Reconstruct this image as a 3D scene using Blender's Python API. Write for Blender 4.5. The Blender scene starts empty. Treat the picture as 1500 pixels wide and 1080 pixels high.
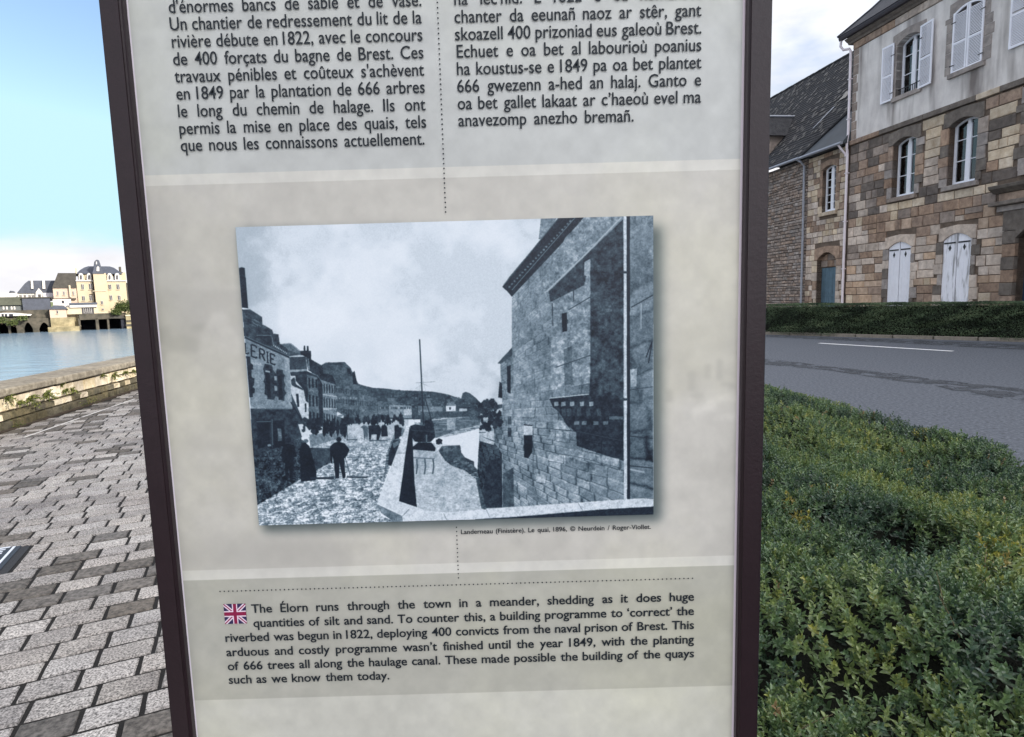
import bpy, bmesh, math, random
import numpy as np
from mathutils import Vector, Matrix
random.seed(7)
rng = np.random.default_rng(11)
scn = bpy.context.scene
COL = scn.collection
# ---------------------------------------------------------------- camera
F_PX, EYE = 876.0, 1.5
_p, _r = math.atan(101/876.0), math.radians(1.6)
_f0 = np.array([0, math.cos(_p), -math.sin(_p)]); _u0 = np.array([0, math.sin(_p), math.cos(_p)]); _r0 = np.array([1.0, 0, 0])
CR = math.cos(_r)*_r0 - math.sin(_r)*_u0
CU = math.sin(_r)*_r0 + math.cos(_r)*_u0
cam_d = bpy.data.cameras.new('camera'); cam = bpy.data.objects.new('camera', cam_d); COL.objects.link(cam)
cam_d.sensor_width = 36; cam_d.lens = 36*F_PX/1500; cam_d.clip_start = 0.05; cam_d.clip_end = 6000
cam.matrix_world = Matrix(((CR[0], CU[0], -_f0[0], 0), (CR[1], CU[1], -_f0[1], 0), (CR[2], CU[2], -_f0[2], EYE), (0, 0, 0, 1)))
scn.camera = cam
def ray(x, y): return F_PX*_f0 + (x-750)*CR - (y-540)*CU
def on_ground(x, y, z=0.0):                     # a measured point of the ground (or a level z)
    d = ray(x, y); t = (z-EYE)/d[2]; return np.array([d[0]*t, d[1]*t, z])
def on_plane_y(x, y, Y):                        # a measured point of an upright plane facing the camera
    d = ray(x, y); t = Y/d[1]; return d[0]*t, EYE+d[2]*t
# ---------------------------------------------------------------- light
SUN_AZ, SUN_EL = math.radians(60), math.radians(24.7)    # azimuth from -Y towards +X
sdir = Vector((math.sin(SUN_AZ)*math.cos(SUN_EL), -math.cos(SUN_AZ)*math.cos(SUN_EL), math.sin(SUN_EL)))
sl = bpy.data.lights.new('sun', 'SUN'); sl.energy = 2.0; sl.angle = math.radians(0.5); sl.color = (1.0, 0.93, 0.82)
so = bpy.data.objects.new('sun', sl); COL.objects.link(so); so.rotation_euler = sdir.to_track_quat('Z', 'Y').to_euler()
scn.view_settings.view_transform = 'Standard'; scn.view_settings.look = 'None'
scn.view_settings.exposure = 1.98; scn.view_settings.gamma = 1; scn.view_settings.use_curve_mapping = False
SKY, CLOUD = 0.058, 1.0
world = bpy.data.worlds.new('World'); scn.world = world; world.use_nodes = True
wt = world.node_tree; wt.nodes.clear()
def wn(t, **k):
    n = wt.nodes.new(t)
    for a, b in k.items(): setattr(n, a, b)
    return n
wout = wn('ShaderNodeOutputWorld'); wbg = wn('ShaderNodeBackground'); wbg2 = wn('ShaderNodeBackground'); wmix = wn('ShaderNodeMixShader')
sky = wn('ShaderNodeTexSky', sky_type='NISHITA', sun_disc=False, sun_elevation=SUN_EL, air_density=1.0, dust_density=0.5, ozone_density=1.0)
sky.sun_rotation = math.atan2(sdir.x, sdir.y)
wbg.inputs[1].default_value = SKY
skc = wn('ShaderNodeMix', data_type='RGBA', blend_type='DARKEN'); skc.inputs['Factor'].default_value = 1.0; skc.inputs['B'].default_value = (2.75, 4.15, 4.9, 1)
wt.links.new(sky.outputs[0], skc.inputs['A']); wt.links.new(skc.outputs['Result'], wbg.inputs[0])
wbg2.inputs[0].default_value = (0.97, 0.96, 1.0, 1); wbg2.inputs[1].default_value = CLOUD
tc = wn('ShaderNodeTexCoord'); sep = wn('ShaderNodeSeparateXYZ'); wt.links.new(tc.outputs['Generated'], sep.inputs[0])
mp = wn('ShaderNodeMapping'); mp.inputs['Scale'].default_value = (1.0, 1.0, 2.6); mp.inputs['Location'].default_value = (3.1, 1.7, 0.4)
wt.links.new(tc.outputs['Generated'], mp.inputs[0])
no = wn('ShaderNodeTexNoise'); no.inputs['Scale'].default_value = 2.3; no.inputs['Detail'].default_value = 7; no.inputs['Roughness'].default_value = 0.52
wt.links.new(mp.outputs[0], no.inputs['Vector'])
def wm(op, a, b):
    n = wn('ShaderNodeMath', operation=op)
    for i, v in enumerate((a, b)):
        if isinstance(v, (int, float)): n.inputs[i].default_value = v
        else: wt.links.new(v, n.inputs[i])
    return n.outputs[0]
# broken white cloud, its unseen part shaped to light the facades, a low bank all round, one blue gap over the river
zterm = wm('MULTIPLY', sep.outputs['Z'], -0.45)
gd = wn('ShaderNodeVectorMath', operation='DOT_PRODUCT'); wt.links.new(tc.outputs['Generated'], gd.inputs[0]); gd.inputs[1].default_value = (.60, -.80, 0)
xterm = wm('MINIMUM', wm('ADD', wm('MULTIPLY', gd.outputs['Value'], 1.8), 1.08), -0.20)
bank = wm('MAXIMUM', wm('MULTIPLY', wm('SUBTRACT', 0.205, sep.outputs['Z']), 4.2), 0.0)
over = wm('MAXIMUM', wm('MULTIPLY', wm('SUBTRACT', sep.outputs['Z'], 0.52), 1.6), 0.0)  # extra cloud overhead, out of view, added to fill the shaded fronts
tot = wm('ADD', wm('ADD', wm('ADD', wm('ADD', no.outputs['Fac'], zterm), xterm), bank), over)
mr = wn('ShaderNodeMapRange', interpolation_type='SMOOTHSTEP'); mr.inputs['From Min'].default_value = -0.02; mr.inputs['From Max'].default_value = 0.22
no2 = wn('ShaderNodeTexNoise'); no2.inputs['Scale'].default_value = 5.0; no2.inputs['Detail'].default_value = 6
wt.links.new(mp.outputs[0], no2.inputs['Vector'])
mr2 = wn('ShaderNodeMapRange'); mr2.inputs['From Min'].default_value = .35; mr2.inputs['From Max'].default_value = .65; mr2.inputs['To Min'].default_value = CLOUD*.85; mr2.inputs['To Max'].default_value = CLOUD*1.12
wt.links.new(no2.outputs['Fac'], mr2.inputs['Value'])
dn = wn('ShaderNodeVectorMath', operation='DOT_PRODUCT'); wt.links.new(tc.outputs['Generated'], dn.inputs[0]); dn.inputs[1].default_value = tuple(sdir)
tt = wm('POWER', wm('MAXIMUM', wm('ADD', wm('MULTIPLY', dn.outputs['Value'], .5), .5), 0.0), 5.0)   # cloud brightens towards the sun
wt.links.new(wm('MULTIPLY', mr2.outputs[0], wm('ADD', wm('MULTIPLY', tt, .88), .268)), wbg2.inputs[1])
wt.links.new(tot, mr.inputs['Value']); wt.links.new(mr.outputs[0], wmix.inputs[0])
wt.links.new(wbg.outputs[0], wmix.inputs[1]); wt.links.new(wbg2.outputs[0], wmix.inputs[2]); wt.links.new(wmix.outputs[0], wout.inputs[0])
scn.cycles.max_bounces = 6; scn.cycles.transparent_max_bounces = 8; scn.cycles.use_denoising = True
# ---------------------------------------------------------------- helpers
def lin(r, g, b): return tuple(((c/255)/12.92 if c/255 <= .04045 else ((c/255+.055)/1.055)**2.4) for c in (r, g, b)) + (1.0,)
MATS = {}
def mat(name, rgb, rough=0.8, var=0.25, scale=8.0, bump=0.3, bscale=None, obj_var=0.0, rgb2=None, metallic=0.0, spec=0.4, streak=None, weather=0.0, detail=6, bdist=0.01, hue=0.0):
    m = bpy.data.materials.new(name); m.use_nodes = True; nt = m.node_tree; b = nt.nodes['Principled BSDF']
    N = lambda t: nt.nodes.new(t); L = nt.links.new
    b.inputs['Roughness'].default_value = rough; b.inputs['Metallic'].default_value = metallic; b.inputs['Specular IOR Level'].default_value = spec
    tc = N('ShaderNodeTexCoord'); src = tc.outputs['Object']
    if obj_var:
        oi = N('ShaderNodeObjectInfo'); ad = N('ShaderNodeVectorMath'); ad.operation = 'ADD'
        sc = N('ShaderNodeMath'); sc.operation = 'MULTIPLY'; sc.inputs[1].default_value = 57.0; L(oi.outputs['Random'], sc.inputs[0])
        g = N('ShaderNodeNewGeometry'); L(g.outputs['Position'], ad.inputs[0]); L(sc.outputs[0], ad.inputs[1]); src = ad.outputs[0]
    n = N('ShaderNodeTexNoise'); n.inputs['Scale'].default_value = scale; n.inputs['Detail'].default_value = detail; n.inputs['Roughness'].default_value = .65
    L(src, n.inputs['Vector'])
    vec = src
    mix = N('ShaderNodeMix'); mix.data_type = 'RGBA'
    c = np.array(rgb[:3]); c2 = np.array(rgb2[:3]) if rgb2 else c*(1-var)
    c1 = c if rgb2 else c*(1+var)
    mix.inputs['A'].default_value = (*np.clip(c2, 0, 1), 1); mix.inputs['B'].default_value = (*np.clip(c1, 0, 1), 1)
    cr = N('ShaderNodeMapRange'); cr.inputs['From Min'].default_value = .32; cr.inputs['From Max'].default_value = .68; L(n.outputs['Fac'], cr.inputs['Value']); L(cr.outputs[0], mix.inputs['Factor'])
    out = mix.outputs['Result']
    if streak:                                     # rain streaks: stretched in z
        mpp = N('ShaderNodeMapping'); mpp.inputs['Scale'].default_value = (streak[0], streak[0], streak[1]); L(src, mpp.inputs[0])
        n3 = N('ShaderNodeTexNoise'); n3.inputs['Scale'].default_value = 1.0; n3.inputs['Detail'].default_value = 4; L(mpp.outputs[0], n3.inputs['Vector'])
        r3 = N('ShaderNodeMapRange'); r3.inputs['From Min'].default_value = .5; r3.inputs['From Max'].default_value = .68; r3.inputs['To Max'].default_value = streak[2]; L(n3.outputs['Fac'], r3.inputs['Value'])
        mx = N('ShaderNodeMix'); mx.data_type = 'RGBA'; mx.inputs['B'].default_value = streak[3]; L(r3.outputs[0], mx.inputs['Factor']); L(out, mx.inputs['A']); out = mx.outputs['Result']
    if obj_var:
        hsv = N('ShaderNodeHueSaturation'); r2 = N('ShaderNodeMapRange'); r2.inputs['To Min'].default_value = 1-obj_var; r2.inputs['To Max'].default_value = 1+obj_var
        L(oi.outputs['Random'], r2.inputs['Value']); L(r2.outputs[0], hsv.inputs['Value']); L(out, hsv.inputs['Color']); out = hsv.outputs[0]
        if hue:
            w = N('ShaderNodeMath'); w.operation = 'MULTIPLY'; w.inputs[1].default_value = 13.7; L(oi.outputs['Random'], w.inputs[0])
            fr = N('ShaderNodeMath'); fr.operation = 'FRACT'; L(w.outputs[0], fr.inputs[0])
            r4 = N('ShaderNodeMapRange'); r4.inputs['To Min'].default_value = 1-hue; r4.inputs['To Max'].default_value = 1+hue; L(fr.outputs[0], r4.inputs['Value']); L(r4.outputs[0], hsv.inputs['Saturation'])
    if weather:                                    # dirt that runs on from stone to stone
        gp = N('ShaderNodeNewGeometry'); w1 = N('ShaderNodeMapping'); w1.inputs['Scale'].default_value = (1.1, 1.1, .38); L(gp.outputs['Position'], w1.inputs[0])
        wa = N('ShaderNodeTexNoise'); wa.inputs['Scale'].default_value = 1.3; wa.inputs['Detail'].default_value = 7; wa.inputs['Roughness'].default_value = .62; L(w1.outputs[0], wa.inputs['Vector'])
        wr = N('ShaderNodeMapRange'); wr.inputs['From Min'].default_value = .42; wr.inputs['From Max'].default_value = .68; wr.inputs['To Max'].default_value = weather; L(wa.outputs['Fac'], wr.inputs['Value'])
        wx = N('ShaderNodeMix'); wx.data_type = 'RGBA'; wx.blend_type = 'MULTIPLY'; wx.inputs['B'].default_value = (.42, .40, .42, 1); L(wr.outputs[0], wx.inputs['Factor']); L(out, wx.inputs['A']); out = wx.outputs['Result']
    L(out, b.inputs['Base Color'])
    if bump:
        n2 = N('ShaderNodeTexNoise'); n2.inputs['Scale'].default_value = bscale or scale*4; n2.inputs['Detail'].default_value = 5; L(vec, n2.inputs['Vector'])
        bp = N('ShaderNodeBump'); bp.inputs['Strength'].default_value = bump; bp.inputs['Distance'].default_value = bdist; L(n2.outputs['Fac'], bp.inputs['Height']); L(bp.outputs[0], b.inputs['Normal'])
    MATS[name] = m; return m
class MB:
    def __init__(s): s.v = []; s.f = []
    def add(s, vs, fs):
        o = len(s.v); s.v += [tuple(float(c) for c in q) for q in vs]; s.f += [tuple(o+i for i in q) for q in fs]; return s
    def box(s, x0, x1, y0, y1, z0, z1):
        return s.add([(x0,y0,z0),(x1,y0,z0),(x1,y1,z0),(x0,y1,z0),(x0,y0,z1),(x1,y0,z1),(x1,y1,z1),(x0,y1,z1)],
                     [(0,3,2,1),(4,5,6,7),(0,1,5,4),(1,2,6,5),(2,3,7,6),(3,0,4,7)])
    def prism(s, pts, axis, a, b):                 # polygon given in the two other axes, extruded along axis
        n = len(pts)
        def P(p, t): q = [p[0], p[1]]; q.insert(axis, t); return q
        return s.add([P(p, a) for p in pts]+[P(p, b) for p in pts], [tuple(range(n))[::-1], tuple(range(n, 2*n))]+[(i, (i+1) % n, n+(i+1) % n, n+i) for i in range(n)])
    def tube(s, pts, r, n=10):
        pts = [Vector(p) for p in pts]; rings = []
        for i, p in enumerate(pts):
            d = (pts[min(i+1, len(pts)-1)]-pts[max(i-1, 0)]).normalized(); a = d.orthogonal().normalized()
            if abs(d.z) > .9: a = Vector((1, 0, 0)); a = (a-d*a.dot(d)).normalized()
            else: a = d.cross(Vector((0, 0, 1))).normalized()
            c = d.cross(a); rr = r[i] if isinstance(r, (list, tuple)) else r
            rings.append([p+(a*math.cos(t)+c*math.sin(t))*rr for t in [2*math.pi*k/n for k in range(n)]])
        vs = [q for g in rings for q in g]; fs = [tuple(range(n))[::-1], tuple(range(len(vs)-n, len(vs)))]
        for i in range(len(rings)-1):
            for k in range(n): fs.append((i*n+k, i*n+(k+1) % n, (i+1)*n+(k+1) % n, (i+1)*n+k))
        return s.add(vs, fs)
def mesh_of(name, mb, mats, bevel=0.0, seg=1):
    me = bpy.data.meshes.new(name); me.from_pydata(mb.v, [], mb.f)
    bm = bmesh.new(); bm.from_mesh(me); bmesh.ops.recalc_face_normals(bm, faces=bm.faces)
    if bevel: bmesh.ops.bevel(bm, geom=list(bm.edges), offset=bevel, segments=seg, affect='EDGES', clamp_overlap=True)
    bm.to_mesh(me); bm.free()
    for m in (mats if isinstance(mats, (list, tuple)) else [mats]): me.materials.append(m)
    return me
def obj(name, mb, m, parent=None, bevel=0.0, seg=1, **props):
    me = mb if isinstance(mb, bpy.types.Mesh) else mesh_of(name, mb, m, bevel, seg)
    o = bpy.data.objects.new(name, me); COL.objects.link(o); o.parent = parent
    for k, v in props.items(): o[k] = v
    return o
def inst(name, me, parent, loc, scale=(1, 1, 1), rotz=0.0, **props):
    o = bpy.data.objects.new(name, me); COL.objects.link(o); o.parent = parent; o.location = loc; o.scale = scale; o.rotation_euler = (0, 0, rotz)
    for k, v in props.items(): o[k] = v
    return o
def thing(name, label, cat, loc=(0, 0, 0), rotz=0.0, group=None):
    o = bpy.data.objects.new(name, None); COL.objects.link(o); o.location = loc; o.rotation_euler = (0, 0, rotz); o['label'] = label; o['category'] = cat
    if group: o['group'] = group
    return o
def tag(o, label, cat, group=None, kind=None):
    o['label'] = label; o['category'] = cat
    if group: o['group'] = group
    if kind: o['kind'] = kind
    return o
def copy_tree(o, parent=None):
    c = o.copy(); COL.objects.link(c); c.parent = parent
    for ch in list(o.children): copy_tree(ch, c)
    return c
def fbm(h, w, cells, octs, seed, aspect=1.0):
    g = np.random.default_rng(seed); out = np.zeros((h, w)); amp = 1.0; tot = 0
    for o in range(octs):
        n = int(cells*2**o); nx = max(2, int(n*aspect*w/h))
        if n > h*1.2: break
        a = g.random((n+2, nx+2)); yy = np.linspace(0, n, h, endpoint=False); xx = np.linspace(0, nx, w, endpoint=False)
        yi = yy.astype(int); xi = xx.astype(int); fy = (yy-yi)[:, None]; fx = (xx-xi)[None, :]; fy = fy*fy*(3-2*fy); fx = fx*fx*(3-2*fx)
        A = a[yi][:, xi]; B = a[yi][:, xi+1]; C_ = a[yi+1][:, xi]; D_ = a[yi+1][:, xi+1]
        out += amp*((A*(1-fx)+B*fx)*(1-fy)+(C_*(1-fx)+D_*fx)*fy); tot += amp; amp *= .55
    return out/tot
class Field:                                       # smooth random height field in plan, for hedges
    def __init__(s, seed): s.g = np.random.default_rng(seed).random((64, 64))
    def __call__(s, x, y, f):
        x = np.asarray(x)*f+100; y = np.asarray(y)*f+100; xi = np.floor(x).astype(int); yi = np.floor(y).astype(int); a = x-xi; b = y-yi; a = a*a*(3-2*a); b = b*b*(3-2*b)
        g = s.g; q = lambda i, j: g[i % 64, j % 64]
        return (q(xi, yi)*(1-a)+q(xi+1, yi)*a)*(1-b)+(q(xi, yi+1)*(1-a)+q(xi+1, yi+1)*a)*b
def raster_image(name, rgb):                       # rgb float array, rows top to bottom, sRGB values 0..1
    h, w = rgb.shape[:2]; im = bpy.data.images.new(name, w, h, alpha=False); a = np.ones((h, w, 4), np.float32); a[..., :3] = np.clip(rgb, 0, 1)[::-1]
    im.pixels.foreach_set(a.ravel()); im.update(); im.pack(); return im
def image_mat(name, im, rough=.5, spec=.4):
    m = bpy.data.materials.new(name); m.use_nodes = True; nt = m.node_tree; b = nt.nodes['Principled BSDF']; t = nt.nodes.new('ShaderNodeTexImage'); t.image = im; t.extension = 'EXTEND'
    nt.links.new(t.outputs[0], b.inputs['Base Color']); b.inputs['Roughness'].default_value = rough; b.inputs['Specular IOR Level'].default_value = spec; return m
def picture_plane(name, u0, u1, z0, z1, y, thick, m, parent, side=None):
    me = bpy.data.meshes.new(name)
    v = [(u0, y, z0), (u1, y, z0), (u1, y, z1), (u0, y, z1), (u0, y+thick, z0), (u1, y+thick, z0), (u1, y+thick, z1), (u0, y+thick, z1)]
    me.from_pydata(v, [], [(0, 1, 2, 3), (5, 4, 7, 6), (4, 0, 3, 7), (1, 5, 6, 2), (3, 2, 6, 7), (4, 5, 1, 0)])
    uv = me.uv_layers.new(name='UVMap')
    for p in me.polygons:
        for li in p.loop_indices:
            c = v[me.loops[li].vertex_index]; uv.data[li].uv = ((c[0]-u0)/(u1-u0), (c[2]-z0)/(z1-z0))
    me.materials.append(m)
    if side:
        me.materials.append(side)
        for p in me.polygons[1:]: p.material_index = 1
    return obj(name, me, None, parent)
# ================================================================ THE SETTING
M_asph = mat('asphalt', lin(88, 93, 101), rough=.85, var=.62, scale=26, detail=10, bump=1.0, bscale=120, bdist=.006)
M_joint = mat('joint_sand', lin(30, 28, 26), rough=.95, var=.3, scale=30, bump=.5)
M_paint = mat('road_paint', lin(240, 242, 244), rough=.6, var=.1, scale=14, bump=.1)
M_kerb = mat('kerb_granite', lin(128, 122, 112), rough=.8, var=.25, scale=12, bump=.5)
M_soil = mat('soil', lin(60, 50, 40), rough=1, var=.3, scale=10, bump=.8)
M_earth = mat('far_ground', lin(88, 96, 66), rough=1, var=.3, scale=.2, bump=.2)
# facade frame: x = along the street towards the camera side, y = into the houses, z up
_vd = ray(600, 443); D = np.array([_vd[0], _vd[1], 0]); D /= np.linalg.norm(D); NI = np.array([D[1], -D[0], 0])
_d = ray(1243, 300); P0 = _d*(26/_d[1]); P0[2] = 0
ROT_F = math.atan2(-D[1], -D[0])
def fw(s, y, z=0): q = P0-D*s+NI*y; return Vector((q[0], q[1], z))
# quay wall frame: x along D (away from the camera), y towards the river
WB = np.array([-6.86, 9.5, 0]); ROT_W = math.atan2(D[1], D[0])
def wl(t, y, z=0): q = WB+D*t-NI*y; return Vector((q[0], q[1], z))
def sheet(name, pts, z, m, depth=None, **k):
    mb = MB(); n = len(pts)
    if depth: mb.prism([(p[0], p[1]) for p in pts], 2, z-depth, z)
    else: mb.add([(p[0], p[1], z) for p in pts], [tuple(range(n))])
    return obj(name, mb, m, None, kind='structure', **k)
# town ground: one slab from the quay edge to beyond the houses and away to the horizon
sheet('ground', [wl(-60, .55), wl(126, .55), wl(140, -60), (600, 170), (2500, 900), (2500, -600), wl(-400, -400), wl(-200, .55)], -.0065, M_joint, depth=6)
sheet('far_bank', [(-112-400*.804, 152-400*.595), (-112+60*.804, 152+60*.595), (60, 260), (2500, 2600), (-2500, 2600), (-2500, 400)], -1.6, M_earth, depth=6)
# water
m = bpy.data.materials.new('river_water'); m.use_nodes = True; nt = m.node_tree; b = nt.nodes['Principled BSDF']
b.inputs['Base Color'].default_value = (.14, .20, .26, 1); b.inputs['Roughness'].default_value = .18; b.inputs['IOR'].default_value = 1.33
tcn = nt.nodes.new('ShaderNodeTexCoord'); bp = nt.nodes.new('ShaderNodeBump'); bp.inputs['Strength'].default_value = .35; bp.inputs['Distance'].default_value = .55
ns = []
for sc_, sy in ((.55, 1.0), (.06, 1.8)):
    mpp = nt.nodes.new('ShaderNodeMapping'); mpp.inputs['Scale'].default_value = (sc_*.6, sc_*sy, 1); mpp.inputs['Rotation'].default_value = (0, 0, .3)
    n = nt.nodes.new('ShaderNodeTexNoise'); n.inputs['Scale'].default_value = 1; n.inputs['Detail'].default_value = 5; nt.links.new(tcn.outputs['Object'], mpp.inputs[0]); nt.links.new(mpp.outputs[0], n.inputs['Vector']); ns.append(n)
ad = nt.nodes.new('ShaderNodeMath'); ad.operation = 'MULTIPLY'; nt.links.new(ns[0].outputs['Fac'], ad.inputs[0]); nt.links.new(ns[1].outputs['Fac'], ad.inputs[1]); nt.links.new(ad.outputs[0], bp.inputs['Height']); nt.links.new(bp.outputs[0], b.inputs['Normal'])
sheet('river', [(-2500, -900), (300, -900), (300, 400), (-2500, 1400)], -3.0, m)
# road: between the near hedge and the far hedge
road = sheet('road', [(2.7, -40), (2.62, 4.4), (1.9, 7), (.2, 16), (-3.0, 34), (-10, 80), (-6, 80), (1.2, 34), (9.05, 21.6), (13.7, 15.8), (16.8, 10.5), (19.5, -40)], 0, M_asph)
# darker old patch running along the road and one lighter crack strip
M_asph2 = mat('asphalt_patch', lin(66, 70, 76), rough=.9, var=.35, scale=5, bump=.7, bscale=200, bdist=.006)
_nt = M_asph2.node_tree; _n = _nt.nodes.new('ShaderNodeTexNoise'); _n.inputs['Scale'].default_value = 3.2; _n.inputs['Detail'].default_value = 9; _n.inputs['Roughness'].default_value = .7
_tc = _nt.nodes.new('ShaderNodeTexCoord'); _nt.links.new(_tc.outputs['Object'], _n.inputs['Vector']); _r = _nt.nodes.new('ShaderNodeMapRange'); _r.inputs['From Min'].default_value = .47; _r.inputs['From Max'].default_value = .54
_nt.links.new(_n.outputs['Fac'], _r.inputs['Value']); _m = _nt.nodes.new('ShaderNodeMixShader'); _t = _nt.nodes.new('ShaderNodeBsdfTransparent'); _nt.links.new(_r.outputs[0], _m.inputs[0]); _nt.links.new(_t.outputs[0], _m.inputs[2])
_nt.links.new(_nt.nodes['Principled BSDF'].outputs[0], _m.inputs[1]); _nt.links.new(_m.outputs[0], _nt.nodes['Material Output'].inputs[0])     # the patch is worn through in places
rp = random.Random(5)
mb = MB()
a = [on_ground(x, y) for x, y in ((1100, 524), (1160, 530), (1215, 537), (1260, 542), (1310, 547), (1360, 555), (1410, 560), (1460, 566), (1520, 572), (1700, 598))]
b_ = [on_ground(x, y) for x, y in ((1100, 533), (1160, 538), (1215, 543), (1260, 550), (1310, 558), (1360, 563), (1410, 576), (1460, 583), (1520, 590), (1700, 625))]
def jag(pts, n=4, amp=.02):
    o = []
    for i in range(len(pts)-1):
        for k in range(n): q = pts[i]+(pts[i+1]-pts[i])*k/n; o.append((q[0]+rp.uniform(-amp, amp), q[1]+rp.uniform(-amp, amp)))
    return o+[(pts[-1][0], pts[-1][1])]
ja, jb = jag(a), jag(b_); n = len(ja)
mb.add([(q[0], q[1], .004) for q in ja]+[(q[0], q[1], .004) for q in jb], [(i, i+1, n+i+1, n+i) for i in range(n-1)])
pt = [on_ground(x, y) for x, y in ((1122, 494), (1300, 502), (1500, 513), (1620, 522))]; pt2 = [on_ground(x, y) for x, y in ((1122, 491), (1300, 497), (1500, 505), (1620, 512))]
ja, jb = jag(pt, 5, .02), jag(pt2, 5, .02); n = len(ja)
mb.add([(q[0], q[1], .004) for q in ja]+[(q[0], q[1], .004) for q in jb], [(i, i+1, n+i+1, n+i) for i in range(n-1)])
obj('road_patch', mb, M_asph2, None, kind='structure')
mb = MB()
l0, l1 = on_ground(1200, 503.2), on_ground(1396, 515)
dv = (l1-l0); dv /= np.linalg.norm(dv); nv = np.array([-dv[1], dv[0], 0])
for k in range(-4, 4):
    o = l0+dv*(k*(np.linalg.norm(l1-l0)+5.2)); q = o+dv*np.linalg.norm(l1-l0)
    if k in (-1,): continue
    mb.add([tuple(o[:2]+nv[:2]*.08)+(.008,), tuple(o[:2]-nv[:2]*.08)+(.008,), tuple(q[:2]-nv[:2]*.08)+(.008,), tuple(q[:2]+nv[:2]*.08)+(.008,)], [(0, 1, 2, 3)])
obj('road_marking', mb, M_paint, None, kind='structure')
# kerb under the far hedge, single kerb stones
kerb = bpy.data.objects.new('kerb', None); COL.objects.link(kerb); kerb['kind'] = 'structure'
kp = [Vector((1.2, 34, 0)), Vector((9.05, 21.6, 0)), Vector((13.7, 15.8, 0)), Vector((16.8, 10.5, 0)), Vector((18.0, 2, 0)), Vector((19.0, -10, 0))]
kst = mesh_of('kerb_stone', MB().box(-.485, .485, -.07, .07, -.05, .1), M_kerb, .012)
for a, b in zip(kp, kp[1:]):
    L = (b-a).length; u = (b-a)/L; n = int(L)
    for k in range(n):
        c = a+u*(k+.5)*L/n; inst('kerb_stone', kst, kerb, c+Vector((u.y, -u.x, 0))*-.0+Vector((0, 0, random.uniform(-.006, .004))), (L/n, 1, 1), math.atan2(u.y, u.x)+random.uniform(-.006, .006))
# verge of soil + pavement behind the far hedge
sheet('verge', [(p.x+.08, p.y+.08) for p in kp]+[(22, -10), tuple(fw(24, .1)[:2]), tuple(fw(-16, .1)[:2])], .06, mat('far_pavement', lin(120, 116, 108), var=.2, scale=3), depth=.07)

# ---------------------------------------------------------------- paving of setts
H1 = math.radians(65.3); E1 = np.array([math.sin(H1), math.cos(H1)]); E2 = np.array([-math.cos(H1), math.sin(H1)])
PROT = math.atan2(E1[1], E1[0])
M_sett = mat('granite_sett', lin(158, 153, 147), rough=.8, var=.8, scale=120, bump=.5, bscale=120, obj_var=.20, hue=.2, bdist=.003, detail=2, weather=.75)
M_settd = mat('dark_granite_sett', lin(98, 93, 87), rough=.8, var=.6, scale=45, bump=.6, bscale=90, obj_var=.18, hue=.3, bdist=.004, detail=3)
paving = bpy.data.objects.new('pavement', None); COL.objects.link(paving); paving['kind'] = 'structure'
def sett_mesh(m, seed):
    g = random.Random(seed); mb = MB(); j = lambda a: a+g.uniform(-.02, .02)
    # unit block -0.5..0.5, rounded top
    ring0 = [(-.5, -.5), (.5, -.5), (.5, .5), (-.5, .5)]
    def ring(ins_x, ins_y, z, n=3):
        pts = []
        c = [(-.5+ins_x, -.5+ins_y), (.5-ins_x, -.5+ins_y), (.5-ins_x, .5-ins_y), (-.5+ins_x, .5-ins_y)]
        for i in range(4):
            a, b = c[i], c[(i+1) % 4]
            for k in range(n): t = (k+.0)/n; pts.append((a[0]+(b[0]-a[0])*t, a[1]+(b[1]-a[1])*t, z))
        return pts
    r = []
    for ix, iy, z in ((0, 0, -.06), (.0, .0, -.0062), (.020, .032, -.0005), (.10, .14, .0015)):
        q = ring(ix, iy, z)
        if z > -.05: q = [(a+g.uniform(-.009, .009), b+g.uniform(-.014, .014), c+g.uniform(-.0012, .0012)) for a, b, c in q]
        r.append(q)
    n = 12; vs = [p for q in r for p in q]; fs = []
    for i in range(3):
        for k in range(n): fs.append((i*n+k, i*n+(k+1) % n, (i+1)*n+(k+1) % n, (i+1)*n+k))
    fs.append(tuple(range(3*n, 4*n))); mb.add(vs, fs); return mesh_of('sett', mb, m)
SL, SD = [sett_mesh(M_sett, i) for i in range(8)], [sett_mesh(M_settd, i+20) for i in range(6)]
LW, RW, GAP = .210, .150, .017
plaque_c = np.array([-3.33, 3.60]); 
nb = Field(3)
cells = []
rr = random.Random(2)
for j in range(-60, 230):
    off = (j % 2)*.5*LW + rr.uniform(-.03, .03); x = -16+off
    while x < 22:
        L = LW+rr.uniform(-.018, .022)
        c = E1*(x+L/2)+E2*(j*RW); xx, yy = c
        d = (np.array([xx, yy])-WB[:2])@NI[:2]           # distance from the wall towards the road
        if d > .10 and xx < .0 and -1.5 < yy < 34 and d < 8.6:
            cells.append((xx, yy, L, rr.random(), d))
        x += L
def pl_local(x, y):                               # in sett axes
    return (np.array([x, y])@E1, np.array([x, y])@E2)
PLQ = (-1.98, -1.36, 4.305, 4.770)                # plaque rectangle in sett axes
def pxof(x, y):
    v = np.array([x, y, -EYE]); z = v@_f0
    return (9999, 9999) if z < .3 else (750+F_PX*(v@CR)/z, 540-F_PX*(v@CU)/z)
show = []; rest = []
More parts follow.
